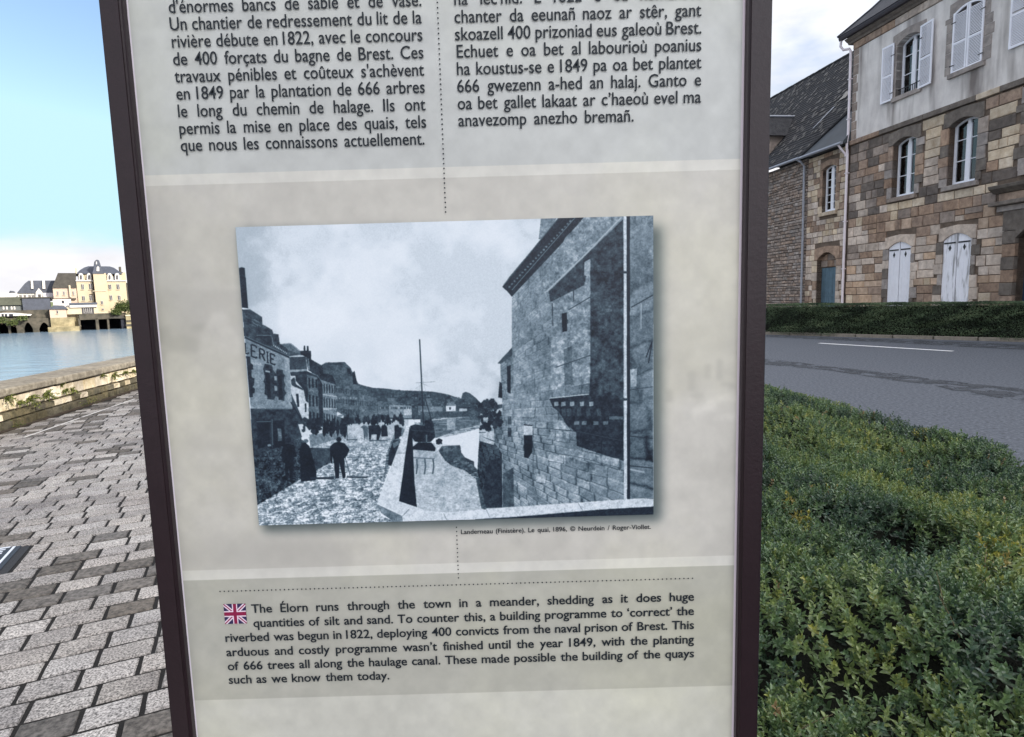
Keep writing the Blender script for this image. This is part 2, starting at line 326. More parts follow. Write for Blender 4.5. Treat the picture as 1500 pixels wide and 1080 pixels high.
for c in cells:
    a, b = pl_local(c[0], c[1])
    if PLQ[2]-.03 < b < PLQ[3]+.03:                # cut round the plaque
        lo, hi, pa, pb = a-c[2]/2, a+c[2]/2, PLQ[0]-.065, PLQ[1]+.065
        if hi > pa and lo < pb:
            lo, hi = (lo, pa) if pa-lo > hi-pb else (pb, hi)
            if hi-lo < .04: continue
            q = E1*((lo+hi)/2)+E2*b; c = (q[0], q[1], hi-lo, c[3], c[4])
    X, Y = pxof(c[0], c[1]); vis = -40 < X < 300 and 560 < Y < 1120
    (show if vis else rest).append((c[1], c))
show.sort(); rest += show[300:]; show = show[:300]
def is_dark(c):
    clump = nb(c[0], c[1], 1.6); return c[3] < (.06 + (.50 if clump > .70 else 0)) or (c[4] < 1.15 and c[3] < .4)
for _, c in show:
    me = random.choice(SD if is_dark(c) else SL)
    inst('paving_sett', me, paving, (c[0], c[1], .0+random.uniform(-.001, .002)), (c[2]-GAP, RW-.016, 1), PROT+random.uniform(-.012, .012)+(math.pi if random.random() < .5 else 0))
def joined(name, items, meshes_of, m, parent):
    V = []; Fc = []; o = 0
    for me, loc, scl, rz in items:
        v = meshes_of[me][0]*np.array(scl); c, s = math.cos(rz), math.sin(rz)
        w = np.column_stack((v[:, 0]*c-v[:, 1]*s, v[:, 0]*s+v[:, 1]*c, v[:, 2]))+np.array(loc); V.append(w); Fc += [tuple(o+i for i in f) for f in meshes_of[me][1]]; o += len(v)
    me = bpy.data.meshes.new(name); me.from_pydata(np.vstack(V).tolist(), [], Fc); me.materials.append(m)
    ob = obj(name, me, None, parent); ob['kind'] = 'stuff'; return ob
def raw(me): return (np.array([v.co[:] for v in me.vertices]), [tuple(p.vertices) for p in me.polygons])
RL = {i: raw(m) for i, m in enumerate(SL)}; RD = {i: raw(m) for i, m in enumerate(SD)}
# the far setts vary stone by stone through a per-island value
def island_mat(src, name):
    m = src.copy(); m.name = name; nt = m.node_tree; g = nt.nodes.new('ShaderNodeNewGeometry')
    for l in list(nt.links):
        if l.from_node.type == 'OBJECT_INFO' and l.from_socket.name == 'Random': t = l.to_socket; nt.links.remove(l); nt.links.new(g.outputs['Random Per Island'], t)
    return m
li = []; di = []
for _, c in rest:
    dk = is_dark(c); (di if dk else li).append((random.randrange(6), (c[0], c[1], random.uniform(-.002, .002)), (c[2]-GAP, RW-.016, 1), PROT+random.uniform(-.01, .01)))
joined('distant_setts', li, RL, island_mat(M_sett, 'granite_setts_far'), paving)
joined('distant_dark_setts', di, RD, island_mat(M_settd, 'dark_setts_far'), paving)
# pale gutter strip of the paving, a metre from the wall
M_strip = mat('pale_strip', lin(206, 203, 198), rough=.7, var=.2, scale=20, bump=.3)
mb = MB(); mb.box(-8, 16, -.022, .022, 0, .0)
s0, s1 = on_ground(-30, 664), on_ground(168, 595); mb = MB(); rp2 = random.Random(9)
dv = (s1-s0); Ls = np.linalg.norm(dv); dv /= Ls; nv = np.array([-dv[1], dv[0], 0])
k = -2.0
while k < 12:
    L = rp2.uniform(.5, 1.0); o = s0+dv*k; q = s0+dv*(k+L-.05); w = .018
    if rp2.random() > .12: mb.add([tuple((o+nv*w)[:2])+(.004,), tuple((o-nv*w)[:2])+(.004,), tuple((q-nv*w)[:2])+(.004,), tuple((q+nv*w)[:2])+(.004,)], [(0, 1, 2, 3)])
    k += L
obj('pavement_line', mb, M_strip, None, kind='structure')
# ================================================================ QUAY WALL
M_cope = mat('coping_stone', lin(138, 131, 118), rough=.9, var=.28, scale=14, bump=.7, obj_var=.10, weather=.6, rgb2=lin(92, 86, 74)[:3], bdist=.01)
M_wst = mat('wall_granite', lin(212, 202, 180), rough=.85, var=.2, scale=7, bump=.8, obj_var=.13, hue=.2, weather=.9, rgb2=lin(168, 154, 126)[:3], bdist=.015)
M_wstd = mat('wall_granite_shaded_mossy', lin(104, 96, 76), rough=.9, var=.3, scale=9, bump=.9, obj_var=.25, hue=.2, weather=.6, rgb2=lin(54, 52, 38)[:3], bdist=.015)  # lower courses: the cast shade is put into a darker, mossy stone colour
M_mortar = mat('mortar', lin(92, 84, 70), rough=.95, var=.3, scale=20, bump=.8)
def block_mesh(name, m, seed, r=.06):
    g = random.Random(seed); mb = MB(); vs = []
    for z in (-.5, .5):
        for x, y in ((-.5, -.5), (.5, -.5), (.5, .5), (-.5, .5)): vs.append((x+g.uniform(-.02, .02), y, z+g.uniform(-.02, .02)))
    # rounded front: inner rectangle pushed out
    fr = [(-.5+r, -.5-.0, -.5+r*1.3), (.5-r, -.5, -.5+r*1.3), (.5-r, -.5, .5-r*1.3), (-.5+r, -.5, .5-r*1.3)]
    vs[0] = (vs[0][0], -.36, vs[0][2]); vs[1] = (vs[1][0], -.36, vs[1][2]); vs[4] = (vs[4][0], -.36, vs[4][2]); vs[5] = (vs[5][0], -.36, vs[5][2])
    o = len(vs); vs += [(x+g.uniform(-.02, .02), y+g.uniform(-.06, .03), z+g.uniform(-.03, .03)) for x, y, z in fr]
    fs = [(0, 3, 2, 1), (4, 5, 6, 7), (1, 2, 6, 5), (2, 3, 7, 6), (3, 0, 4, 7), (0, 1, o+1, o), (1, 5, o+2, o+1), (5, 4, o+3, o+2), (4, 0, o, o+3), (o, o+1, o+2, o+3)]
    mb.add(vs, fs); return mesh_of(name, mb, m)
wall = thing('quay_wall', 'low granite wall with rounded coping along the river edge of the paving', 'wall', tuple(WB), ROT_W)
# wall local: x along D, y: left of D (towards river since D points away) -> river side is +y
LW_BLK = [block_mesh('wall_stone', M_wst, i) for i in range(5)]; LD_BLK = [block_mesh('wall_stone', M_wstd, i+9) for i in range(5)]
obj('wall_core', MB().box(-14, 30, .06, .60, -.05, .44), M_mortar, wall)
obj('quay_face', MB().box(-14, 80, .50, .64, -6, .40), mat('quay_masonry', lin(110, 104, 92), var=.35, scale=2.5, bump=.6), wall)
g = random.Random(4); wall_items = []
zc = [(0.0, .115), (.125, .225), (.235, .335), (.345, .438)]
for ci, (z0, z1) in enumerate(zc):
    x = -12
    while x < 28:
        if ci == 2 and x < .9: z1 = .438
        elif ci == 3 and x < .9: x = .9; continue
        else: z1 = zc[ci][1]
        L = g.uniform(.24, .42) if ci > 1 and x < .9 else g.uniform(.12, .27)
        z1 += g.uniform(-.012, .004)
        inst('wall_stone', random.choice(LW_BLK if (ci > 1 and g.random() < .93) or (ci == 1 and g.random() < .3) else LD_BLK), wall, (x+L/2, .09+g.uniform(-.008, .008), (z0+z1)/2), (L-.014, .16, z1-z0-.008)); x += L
cp = MB(); prof = [(-.04, .445), (-.052, .455), (-.055, .528), (-.04, .546), (.3, .556), (.62, .546), (.64, .52), (.64, .445)]
cpm = []
for sd in range(4):
    gg = random.Random(sd); q = [(a+gg.uniform(-.006, .006), b+gg.uniform(-.005, .005)) for a, b in prof]; mb = MB(); mb.prism(q, 0, -.5, .5); cpm.append(mesh_of('coping_slab', mb, M_cope, .008))
x = -13
while x < 29:
    L = g.uniform(1.0, 1.5); inst('coping_slab', random.choice(cpm), wall, (x+L/2, g.uniform(-.008, .008), g.uniform(-.004, .006)), (L-.022, 1, 1)); x += L
# moss line of soil at the foot
obj('gutter_setts', MB().box(-12, 28, -.06, .02, -.05, .012), M_soil, wall)
# ================================================================ PLAQUE IN THE PAVING
pc = E1*((PLQ[0]+PLQ[1])/2)+E2*((PLQ[2]+PLQ[3])/2)
plq = thing('ground_plaque', 'dark blue plaque with white lettering and border set into the paving', 'plaque', (pc[0], pc[1], 0), PROT)
hw, hh = (PLQ[1]-PLQ[0])/2, (PLQ[3]-PLQ[2])/2
M_plq = mat('enamel_blue', lin(42, 48, 57), rough=.6, var=.15, scale=30, bump=.1, spec=.5)
M_plf = mat('plaque_surround', lin(48, 48, 50), rough=.8, var=.2, scale=40, bump=.4)
M_wht = mat('white_lettering', lin(220, 225, 232), rough=.5, var=.05, scale=20, bump=0)
obj('surround', MB().box(-hw-.05, hw+.05, -hh-.03, hh+.04, -.05, -.004), M_plf, plq)
obj('plate', MB().box(-hw, hw, -hh, hh, -.03, .002), M_plq, plq, bevel=.003)
mb = MB()
for a in (0, 1):
    s_ = -1 if a == 0 else 1
    mb.box(s_*(hw-.045), s_*(hw-.03), -hh+.05, hh-.03, .002, .0045); mb.box(-hw+.06, hw-.06, s_*(hh-.035), s_*(hh-.02), .002, .0045)
obj('border_line', mb, M_wht, plq)
def strokes(mb, pl, w, z0, z1):
    for (a, b), (c, d) in pl:
        dx, dy = c-a, d-b; L = math.hypot(dx, dy); nx, ny = -dy/L*w/2, dx/L*w/2
        mb.prism([(a-nx, b-ny), (c-nx, d-ny), (c+nx, d+ny), (a+nx, b+ny)], 2, z0, z1)
mb = MB(); x = .07                                   # the legible letters I N E towards the right end
for ch in ('I', 'N', 'E'):
    y0, y1 = hh-.135, hh-.055
    if ch == 'I': strokes(mb, [((x, y0), (x, y1))], .016, .002, .0045); x += .035
    if ch == 'N': strokes(mb, [((x, y0), (x, y1)), ((x, y1), (x+.05, y0)), ((x+.05, y0), (x+.05, y1))], .014, .002, .0045); x += .085
    if ch == 'E': strokes(mb, [((x, y0), (x, y1)), ((x, y0+.006), (x+.045, y0+.006)), ((x, (y0+y1)/2), (x+.04, (y0+y1)/2)), ((x, y1-.006), (x+.045, y1-.006))], .014, .002, .0045); x += .07
obj('lettering', mb, M_wht, plq)
mb = MB()                                            # the fan of curved strokes below
for k in range(4):
    pts = [(hw-.10-.05*k-.13*t, -hh+.09+.035*k*1.0+.05*math.sin(math.pi*t)) for t in np.linspace(0, 1, 7)]
    strokes(mb, list(zip(pts, pts[1:])), .016, .002, .0045)
obj('wave_emblem', mb, M_wht, plq)

# ================================================================ INFORMATION SIGN
SY = 0.67
def pp(x, y):                                    # photograph point -> sign plane (u, z)
    return on_plane_y(x, y, SY)
US0, US1, UO0, UO1 = -.3945, .2568, -.4190, .2822
sign = thing('information_sign', 'cream information sign in a dark purple frame with an old quay photograph', 'sign', (-.068, SY, 0))
def SO(name, mb, m, bevel=0, seg=1, **k):        # parts are built in world coordinates, then moved under the sign
    o = obj(name, mb, m, sign, bevel, seg, **k); o.location = (.068, -SY, 0); return o
M_frame = mat('purple_steel', lin(38, 25, 30), rough=.42, var=.10, scale=60, bump=.05, metallic=.0, spec=.4)
SO('side_post', MB().box(UO0, US0, SY-.010, SY+.055, 0, 2.25), M_frame, .0032, 3)
SO('side_post', MB().box(US1, UO1, SY-.010, SY+.055, 0, 2.25), M_frame, .0032, 3)
SO('edge_trim', MB().box(UO0-.0022, UO0+.004, SY-.003, SY+.050, 0, 2.25), mat('trim', lin(40, 50, 60), rough=.25, var=.1, bump=0), .0008)
SO('edge_trim', MB().box(UO1-.004, UO1+.0022, SY-.003, SY+.050, 0, 2.25), MATS['trim'], .0008)
SO('top_cap', MB().box(UO0-.004, UO1+.004, SY-.014, SY+.059, 2.25, 2.275), M_frame, .004, 2)
SO('base_plate', MB().box(UO0-.06, UO1+.06, SY-.10, SY+.15, 0, .02), M_frame, .004, 1)
SO('back_sheet', MB().box(US0, US1, SY+.02, SY+.045, .06, 2.25), M_frame)
SO('lower_panel', MB().box(US0, US1, SY-.004, SY+.02, .06, .35), M_frame, .002)
# ---- printed background, painted row by row (z runs down the raster)
ZT, ZB, RES = 2.25, .35, 1150
PH, PW = int((ZT-ZB)*RES), int((US1-US0)*RES)
def zrow(z): return (ZT-z)*RES
def hx(*c): return np.array(c, float)/255
zz = ZT-(np.arange(PH)+.5)/RES; uu = US0+(np.arange(PW)+.5)/RES
def zof(xl, yl, xr, yr): return (pp(xl, yl)[1]+pp(xr, yr)[1])/2
zA, zB_ = zof(213, 257, 1090, 234), zof(213, 272, 1090, 250)
zC, zD, zE = zof(266, 835, 1078, 814), zof(266, 850, 1078, 829), zof(284, 1027, 1074, 1004)
img = np.zeros((PH, PW, 3)); 
top, mid, low, lit, bot = hx(203, 204, 199), hx(207, 203, 193), hx(188, 186, 174), hx(223, 220, 210), hx(210, 208, 196)
for z0, z1, c in ((9, zA, top), (zA, zB_, lit), (zB_, zC, mid), (zC, zD, lit), (zD, zE, low), (zE, -9, bot)):
    img[(zz <= z0) & (zz > z1)] = c
img *= (np.array([.975, .98, .985])[None, None, :]*(.975+.05*np.linspace(0, 1, PW))[None, :, None])  # brighter towards the right: uneven light put into the print colour
n1 = fbm(PH, PW, 10, 6, 1); n2 = fbm(PH, PW, 120, 4, 2); n3 = fbm(PH, PW, 5, 7, 3)
img *= (1+(n1-.5)*.10+(n2-.5)*.10)[..., None]
blot = np.clip((n3-.52)*5, 0, 1); img *= (1-.045*blot)[..., None]; img[..., 2] *= (1-.03*np.clip((n1-.45)*4, 0, 1))
# faded old engraving of the town behind the picture band
def sm(a, b, x): t = np.clip((x-a)/(b-a), 0, 1); return t*t*(3-2*t)
_, zh = pp(1030, 560); _, zh0 = pp(300, 500)
U, Z = np.meshgrid(uu, zz)
def soft_poly(pts, dv, blur=3):
    global img
    msk = np.zeros((PH, PW)); fill(msk, [((u-US0)*RES, zrow(z)) for u, z in (pp(*q) for q in pts)], 1.0); msk = blurred(msk, blur); img = img*(1+dv*msk*(.6+.8*n2))[..., None]
def fill(a, pts, val, tex=None, alpha=1.0):
    P = np.array(pts); h, w = a.shape[:2]
    x0, x1 = max(0, int(P[:, 0].min())-1), min(w, int(P[:, 0].max())+2); y0, y1 = max(0, int(P[:, 1].min())-1), min(h, int(P[:, 1].max())+2)
    if x1 <= x0 or y1 <= y0: return
    xs = np.arange(x0, x1)+.5; ys = np.arange(y0, y1)+.5; X, Y = np.meshgrid(xs, ys); ins = np.zeros(X.shape, bool); n = len(P)
    for i in range(n):
        (xa, ya), (xb, yb) = P[i], P[(i+1) % n]
        if ya == yb: continue
        c = ((ya > Y) != (yb > Y)) & (X < (xb-xa)*(Y-ya)/(yb-ya)+xa); ins ^= c
    sub = a[y0:y1, x0:x1]; v = val if tex is None else val+tex[y0:y1, x0:x1][ins] if a.ndim == 2 else val
    sub[ins] = sub[ins]*(1-alpha)+np.asarray(v)*alpha
def blurred(a, k):
    for _ in range(2):
        for ax in (0, 1):
            c = np.cumsum(np.concatenate([np.repeat(np.take(a, [0], ax), k+1, ax), a, np.repeat(np.take(a, [-1], ax), k, ax)], ax), ax)
            n = a.shape[ax]; a = (np.take(c, range(2*k+1, 2*k+1+n), ax)-np.take(c, range(0, n), ax))/(2*k+1)
    return a
soft_poly([(225, 425), (352, 425), (352, 520), (225, 520)], -.035)
soft_poly([(290, 520), (300, 480), (312, 458), (330, 455), (340, 480), (352, 500), (352, 520)], .05)
soft_poly([(232, 478), (250, 478), (250, 495), (232, 500)], -.05); soft_poly([(278, 474), (302, 474), (296, 486), (282, 486)], -.06)
soft_poly([(232, 500), (270, 490), (290, 500), (290, 515), (250, 514)], -.05)
soft_poly([(990, 480), (1085, 470), (1085, 560), (975, 590), (960, 590), (962, 540)], -.025)
for x, y, w_, h_ in ((1006, 545, 12, 28), (975, 572, 10, 18), (1030, 535, 10, 20), (1048, 528, 9, 30), (1066, 565, 14, 6), (1010, 578, 20, 5), (1055, 562, 20, 4)):
    soft_poly([(x, y), (x+w_, y-2), (x+w_, y+h_), (x, y+h_)], -.05, 2)
soft_poly([(1010, 600), (1045, 582), (1050, 600), (1015, 612)], .045); soft_poly([(1050, 578), (1085, 578), (1085, 588), (1050, 588)], .06); soft_poly([(1060, 606), (1085, 606), (1085, 614), (1040, 616)], .05)
soft_poly([(255, 790), (500, 790), (520, 832), (266, 834)], -.06, 12); soft_poly([(680, 790), (840, 785), (830, 822), (680, 826)], -.03, 10)
soft_poly([(235, 640), (380, 650), (380, 665), (238, 655)], -.04, 6)
# printed soft shadow round the picture
QU0, QU1, QZ0, QZ1 = -.2985, .1594, 1.2478, 1.5871
sh = np.zeros((PH, PW)); fill(sh, [((u-US0)*RES, zrow(z)) for u, z in ((QU0+.003, QZ1-.004), (QU1+.009, QZ1-.012), (QU1+.009, QZ0-.008), (QU0+.004, QZ0-.008))], 1.0)
sh = blurred(sh, 7); img = img*(1-sh[..., None]*np.array([.62, .55, .52])*.9)
img[:, :2] = hx(238, 230, 236); img[:, -3:] = hx(240, 228, 236)
panel_im = raster_image('panel_print', img)
M_panel = image_mat('panel_print', panel_im, rough=.42, spec=.35)
p_ = picture_plane('panel', US0, US1, ZB, ZT, SY, .015, M_panel, sign, M_frame); p_.location = (.068, -SY, 0)

# ---- the old photograph, painted in grey values, then toned blue-grey
RS = 2.3/.000765*.001*1.0                         # raster pixels per millimetre of print
QW, QH = int((QU1-QU0)*1000*RS), int((QZ1-QZ0)*1000*RS)
def T(x, y): u, z = pp(x, y); return ((u-QU0)*1000*RS, (QZ1-z)*1000*RS)
def _fr(ox, oy, s): return lambda pts: [T(ox+x/s, oy+y/s) for x, y in pts]
A_, B_, C_, D_, E_, F_ = _fr(330, 300, 4.5), _fr(340, 480, 3.484), _fr(640, 300, 4.153), _fr(640, 540, 4.153), _fr(340, 480, 7.71), _fr(480, 560, 6.25)
O_ = _fr(0, 0, 1)
ph = np.zeros((QH, QW)); nf = fbm(QH, QW, 90, 4, 8)-.5; nm = fbm(QH, QW, 20, 5, 9)-.5; nl = fbm(QH, QW, 4, 5, 10)-.5; ng = np.random.default_rng(5).random((QH, QW))-.5
ng = blurred(ng, 1)*2.4
yy, xx = np.mgrid[0:QH, 0:QW]; yy = yy/QH; xx = xx/QW
clouds = fbm(QH, QW, 5, 6, 31)
cl2 = fbm(QH, QW, 3, 5, 37)
ph[:] = .93-.10*sm(.45, .65, clouds)-.09*sm(.5, .62, cl2)+.03*sm(.45, .3, clouds)
band = np.exp(-((yy-.36-.06*np.sin(xx*7))**2)/.003)*sm(.02, .1, xx)*sm(.5, .3, xx)*.06+np.exp(-((yy-.53)**2)/.004)*sm(.35, .5, xx)*sm(.68, .6, xx)*.09; ph -= band*(.6+clouds*.8)
nx_ = fbm(QH, QW, 260, 2, 44)-.5; nx2 = fbm(QH, QW, 45, 5, 45)-.5
def R(fr, pts, v, tex=0.0, t2=0.0, alpha=1.0): fill(ph, fr(pts), v, nf*tex+nm*t2+ng*.05+(nx_*.26+nx2*.24)*(.35+min(v, 1-v)*1.3)*(1 if v < .88 else .35), alpha)
def line(fr, pts, w, v):                          # w in frame units
    q = [np.array(p, float) for p in fr(pts)]; s = abs(fr([(0, 0), (1, 0)])[1][0]-fr([(0, 0)])[0][0])*w/2
    for a, b in zip(q, q[1:]):
        d = b-a; d /= (np.linalg.norm(d)+1e-9); n = np.array([-d[1], d[0]])*s; fill(ph, [a-n, b-n, b+n, a+n], v)
def blob(fr, cx, cy, rx, ry, v, rag=.25, n=18, seed=0):
    g = random.Random(seed+int(cx*7+cy)); R(fr, [(cx+rx*(1+g.uniform(-rag, rag))*math.cos(2*math.pi*k/n), cy+ry*(1+g.uniform(-rag, rag))*math.sin(2*math.pi*k/n)) for k in range(n)], v, .1)
def cobbles(fr, pts, base, contrast, vp=(612, 607), K=2600., K2=13.):
    q = np.array(fr(pts)); m = np.zeros((QH, QW)); fill(m, q, 1.0); vx, vy = T(*vp); X = np.arange(QW)[None, :]+.5-vx; Y = np.maximum(np.arange(QH)[:, None]+.5-vy, 6.)
    v = K*(1/Y)*6+nm*2.2+nf*1.3+0*X; ci = np.floor(v).astype(int); u = X/Y*K2*1.25+(ci % 2)*.5+nf*1.6+nx2*1.2; bi = np.floor(u).astype(int); h = np.abs(np.sin(ci*12.9898+bi*78.233)*43758.5453) % 1.0
    e = np.clip(np.minimum(np.minimum(v-ci, 1-(v-ci))/.22, np.minimum(u-bi, 1-(u-bi))/.2), 0, 1); far = np.clip((Y-25)/120, .15, 1); g = base+.03+((h-.5)*contrast-(1-e)*.26)*far+nf*.55*far+nx_*.5*far+nm*.15+nx2*.15+ng*.08; sel = m > .5; ph[sel] = g[sel]
pr = random.Random(12)
# hills
R(F_, [(260, 8), (330, 30), (420, 52), (520, 56), (620, 70), (700, 75), (830, 80), (960, 86), (1040, 100), (1100, 112), (1160, 132), (1222, 150), (1235, 100), (1262, 88), (1300, 100), (1350, 140), (1400, 188), (1430, 205), (1480, 215), (1560, 205), (1600, 200), (1600, 340), (260, 340)], .27, .30, .15)
for k in range(260):
    x = pr.uniform(280, 1500); yb = 22+(x-280)*.10 if x < 1220 else 120+(x-1220)*.5
    blob(F_, x, pr.uniform(yb+14, 230), pr.uniform(5, 18), pr.uniform(4, 10), pr.uniform(.14, .42))
# far houses
R(F_, [(560, 205), (770, 215), (770, 330), (560, 320)], .58, .2); R(F_, [(455, 175), (555, 178), (555, 300), (455, 290)], .45, .2)
R(F_, [(550, 140), (610, 145), (650, 195), (600, 205), (545, 205)], .4, .1); R(F_, [(700, 240), (770, 245), (770, 300), (700, 300)], .75, .1)
R(F_, [(830, 215), (1050, 225), (1050, 280), (830, 300)], .5, .3); R(F_, [(890, 150), (935, 150), (960, 215), (890, 215)], .45, .1)
R(F_, [(1082, 215), (1172, 215), (1172, 278), (1082, 278)], .86); R(F_, [(1078, 216), (1105, 175), (1150, 175), (1176, 216)], .5); R(F_, [(1112, 228), (1128, 228), (1128, 250), (1112, 250)], .2)
R(F_, [(1205, 240), (1275, 240), (1275, 268), (1200, 270)], .75, .1)
for k in range(40): x = pr.uniform(460, 760); R(F_, [(x, 225), (x+6, 225), (x+6, 245), (x, 245)], pr.choice([.2, .3, .8]))
# river base, reflections
R(O_, [(604, 625), (640, 608), (705, 606), (740, 596), (740, 750), (640, 752), (611, 745), (600, 665)], .74, .22, .12)
R(D_, [(-100, 262), (262, 258), (262, 292), (0, 300), (-100, 330)], .30, .3)
R(D_, [(-120, 330), (0, 312), (266, 288), (262, 340), (130, 372), (0, 420), (-120, 430)], .42, .25, .2)
for k in range(60):
    x = pr.uniform(-20, 250); y = pr.uniform(300, 400); line(D_, [(x, y), (x+pr.uniform(15, 60), y)], 4, pr.choice([.3, .36, .6]))
R(D_, [(60, 300), (115, 300), (110, 370), (62, 372)], .66, .15)
R(D_, [(-40, 425), (30, 420), (130, 400), (255, 365), (256, 430), (252, 610), (205, 585), (150, 560), (146, 475), (20, 455), (-40, 455)], .90, .05)
R(D_, [(30, 470), (140, 466), (148, 510), (170, 540), (225, 565), (225, 590), (262, 640), (300, 780), (300, 860), (270, 850), (250, 740), (235, 670), (170, 620), (90, 590), (50, 560), (10, 500)], .30, .6)
for k in range(260): x = pr.uniform(-110, 260); y = pr.uniform(560, 860); line(D_, [(x, y), (x+pr.uniform(6, 26), y+pr.uniform(-2, 2))], 2, pr.choice([.5, .58, .64, .84, .88]))
# street
R(B_, [(130, 905), (330, 780), (430, 700), (390, 560), (640, 485), (900, 470), (900, 520), (830, 640), (745, 880), (760, 960), (880, 1010), (890, 1100), (100, 1100)], .64, .9, .2)
cobbles(B_, [(130, 905), (330, 780), (430, 700), (390, 560), (640, 485), (900, 470), (900, 520), (830, 640), (745, 880), (760, 960), (880, 1010), (890, 1100), (100, 1100)], .74, .42)
cobbles(B_, [(850, 500), (885, 520), (850, 610), (800, 700), (770, 790), (790, 640), (820, 560)], .50, .3)
# shaded ground on the left
cobbles(B_, [(90, 640), (250, 600), (360, 560), (395, 612), (500, 618), (500, 690), (440, 722), (330, 785), (130, 905)], .25, .20)
R(B_, [(395, 612), (500, 615), (505, 680), (430, 722), (400, 660)], .24, .3)
R(B_, [(395, 545), (560, 530), (560, 560), (400, 610)], .55, .3)
# houses of the quay, far to near
R(B_, [(458, 190), (480, 178), (575, 176), (605, 205), (630, 260), (650, 295), (700, 325), (745, 350), (745, 470), (640, 490), (458, 500)], .33, .35, .2)
R(B_, [(650, 335), (740, 360), (740, 462), (650, 470)], .42, .3)
for k in range(10): R(B_, [(655+k*8.5, 375), (658+k*8.5, 375), (658+k*8.5, 400), (655+k*8.5, 400)], .15)
for k in range(12): x = 490+k*7; R(B_, [(x, 176+k*.8), (x+4, 176+k*.8), (x+4, 190), (x, 190)], .12)
R(B_, [(585, 205), (605, 208), (608, 240), (590, 235)], .13); R(B_, [(613, 232), (625, 220), (640, 290), (618, 288)], .12)
R(B_, [(530, 300), (600, 300), (602, 350), (530, 345)], .42, .3); R(B_, [(525, 345), (600, 350), (640, 350), (645, 470), (530, 470)], .38, .35)
for r_ in range(3):
    for k in range(13):
        x = 532+k*8.5; y = 305+r_*52+(k*1.2); R(B_, [(x, y), (x+3.6, y), (x+3.6, y+26), (x, y+26)], pr.choice([.1, .14, .2]))
for k in range(8): x = 530+k*14; R(B_, [(x, 356), (x+9, 356), (x+9, 366), (x, 366)], pr.choice([.55, .65, .5]))
R(E_, [(1005, 590), (1170, 640), (1185, 1100), (1025, 1100)], .52, .25)
R(E_, [(900, 365), (1020, 430), (1030, 520), (1080, 520), (1140, 545), (1178, 645), (1000, 588), (965, 540), (900, 510)], .17, .3)
for y0, y1 in ((630, 735), (785, 900), (965, 1060)):
    for k in range(5): x = 1035+k*30; R(E_, [(x, y0+k*6), (x+13, y0+k*6+3), (x+15, y1+k*2), (x+2, y1+k*2)], .13)
R(E_, [(1010, 745), (1185, 775), (1185, 785), (1012, 760)], .75); R(E_, [(1022, 905), (1185, 910), (1185, 922), (1022, 930)], .7)
R(E_, [(655, 500), (835, 485), (965, 545), (1005, 600), (1025, 1120), (860, 1120), (800, 700), (690, 620)], .16, .25)
R(E_, [(845, 530), (965, 565), (988, 1080), (880, 1080)], .42, .3)
for y0, y1 in ((565, 680), (755, 890), (945, 1050)):
    for k in range(3): x = 862+k*40+(y0-565)*.03; R(E_, [(x, y0+k*8), (x+20, y0+k*8+4), (x+22, y1), (x+3, y1)], .10)
R(E_, [(870, 700), (975, 705), (978, 730), (872, 735)], .5, .2); R(E_, [(1000, 600), (1022, 640), (1032, 1100), (990, 1100)], .12)
R(E_, [(545, 190), (660, 172), (700, 200), (775, 268), (835, 318), (640, 330)], .42, .3); R(E_, [(545, 190), (560, 182), (665, 172), (775, 262), (765, 270), (660, 184)], .6)
R(E_, [(640, 318), (838, 310), (838, 326), (640, 334)], .75); R(E_, [(643, 334), (835, 326), (850, 472), (655, 480)], .22, .25); R(E_, [(650, 476), (850, 468), (850, 490), (655, 505)], .62, .2)
R(E_, [(770, 262), (890, 262), (896, 360), (930, 380), (960, 540), (860, 480), (838, 330), (772, 300)], .12, .25)
for x in (810, 845): R(E_, [(x, 206), (x+18, 206), (x+22, 268), (x, 268)], .12)
R(E_, [(855, 350), (868, 350), (880, 480), (860, 475)], .5)
R(E_, [(655, 545), (715, 545), (720, 600), (810, 700), (835, 830), (865, 850), (870, 1055), (808, 1050), (700, 800), (672, 700)], .80, .15)
R(E_, [(665, 590), (705, 560), (725, 640), (815, 700), (800, 705), (690, 660), (670, 640)], .2, .2); R(E_, [(722, 750), (750, 748), (762, 895), (738, 895)], .08); R(E_, [(822, 860), (838, 850), (842, 950), (826, 955)], .1)
R(E_, [(668, 735), (690, 790), (810, 1060), (790, 1090), (690, 1090)], .22, .3)
# nearest house with the sign letters
R(A_, [(112, 690), (165, 690), (243, 740), (246, 790), (265, 798), (310, 825), (318, 850), (352, 855), (360, 920), (420, 960), (500, 985), (420, 1000), (130, 860)], .24, .35, .2)
for k in range(26): x = 120+pr.random()*200; y = 700+(x-120)*.75+pr.uniform(0, 90); line(A_, [(x, y), (x+pr.uniform(15, 45), y+pr.uniform(10, 28))], 5, pr.choice([.1, .14, .4, .5]))
R(A_, [(112, 680), (125, 676), (158, 690), (112, 690)], .9)
R(A_, [(92, 418), (110, 412), (130, 418), (153, 684), (112, 678)], .09, .1)
R(E_, [(130, 0), (430, 20), (455, 70), (525, 80), (540, 180), (620, 235), (645, 335), (150, 105), (130, 90)], .20, .35)
R(E_, [(280, 90), (440, 85), (440, 215)], .12, .1); line(E_, [(280, 88), (445, 88)], 8, .5); line(E_, [(455, 110), (465, 190)], 10, .5)
for k in range(9): x = 470+k*18; y = 190+k*11; R(E_, [(x, y), (x+10, y+5), (x+8, y+22), (x-2, y+18)], .8)
R(E_, [(150, 128), (645, 345), (682, 918), (213, 905)], .56, .12, .08)
line(E_, [(145, 112), (645, 335)], 20, .13); line(E_, [(150, 98), (640, 318)], 6, .5); R(E_, [(590, 330), (648, 345), (682, 918), (640, 915)], .62, .1)
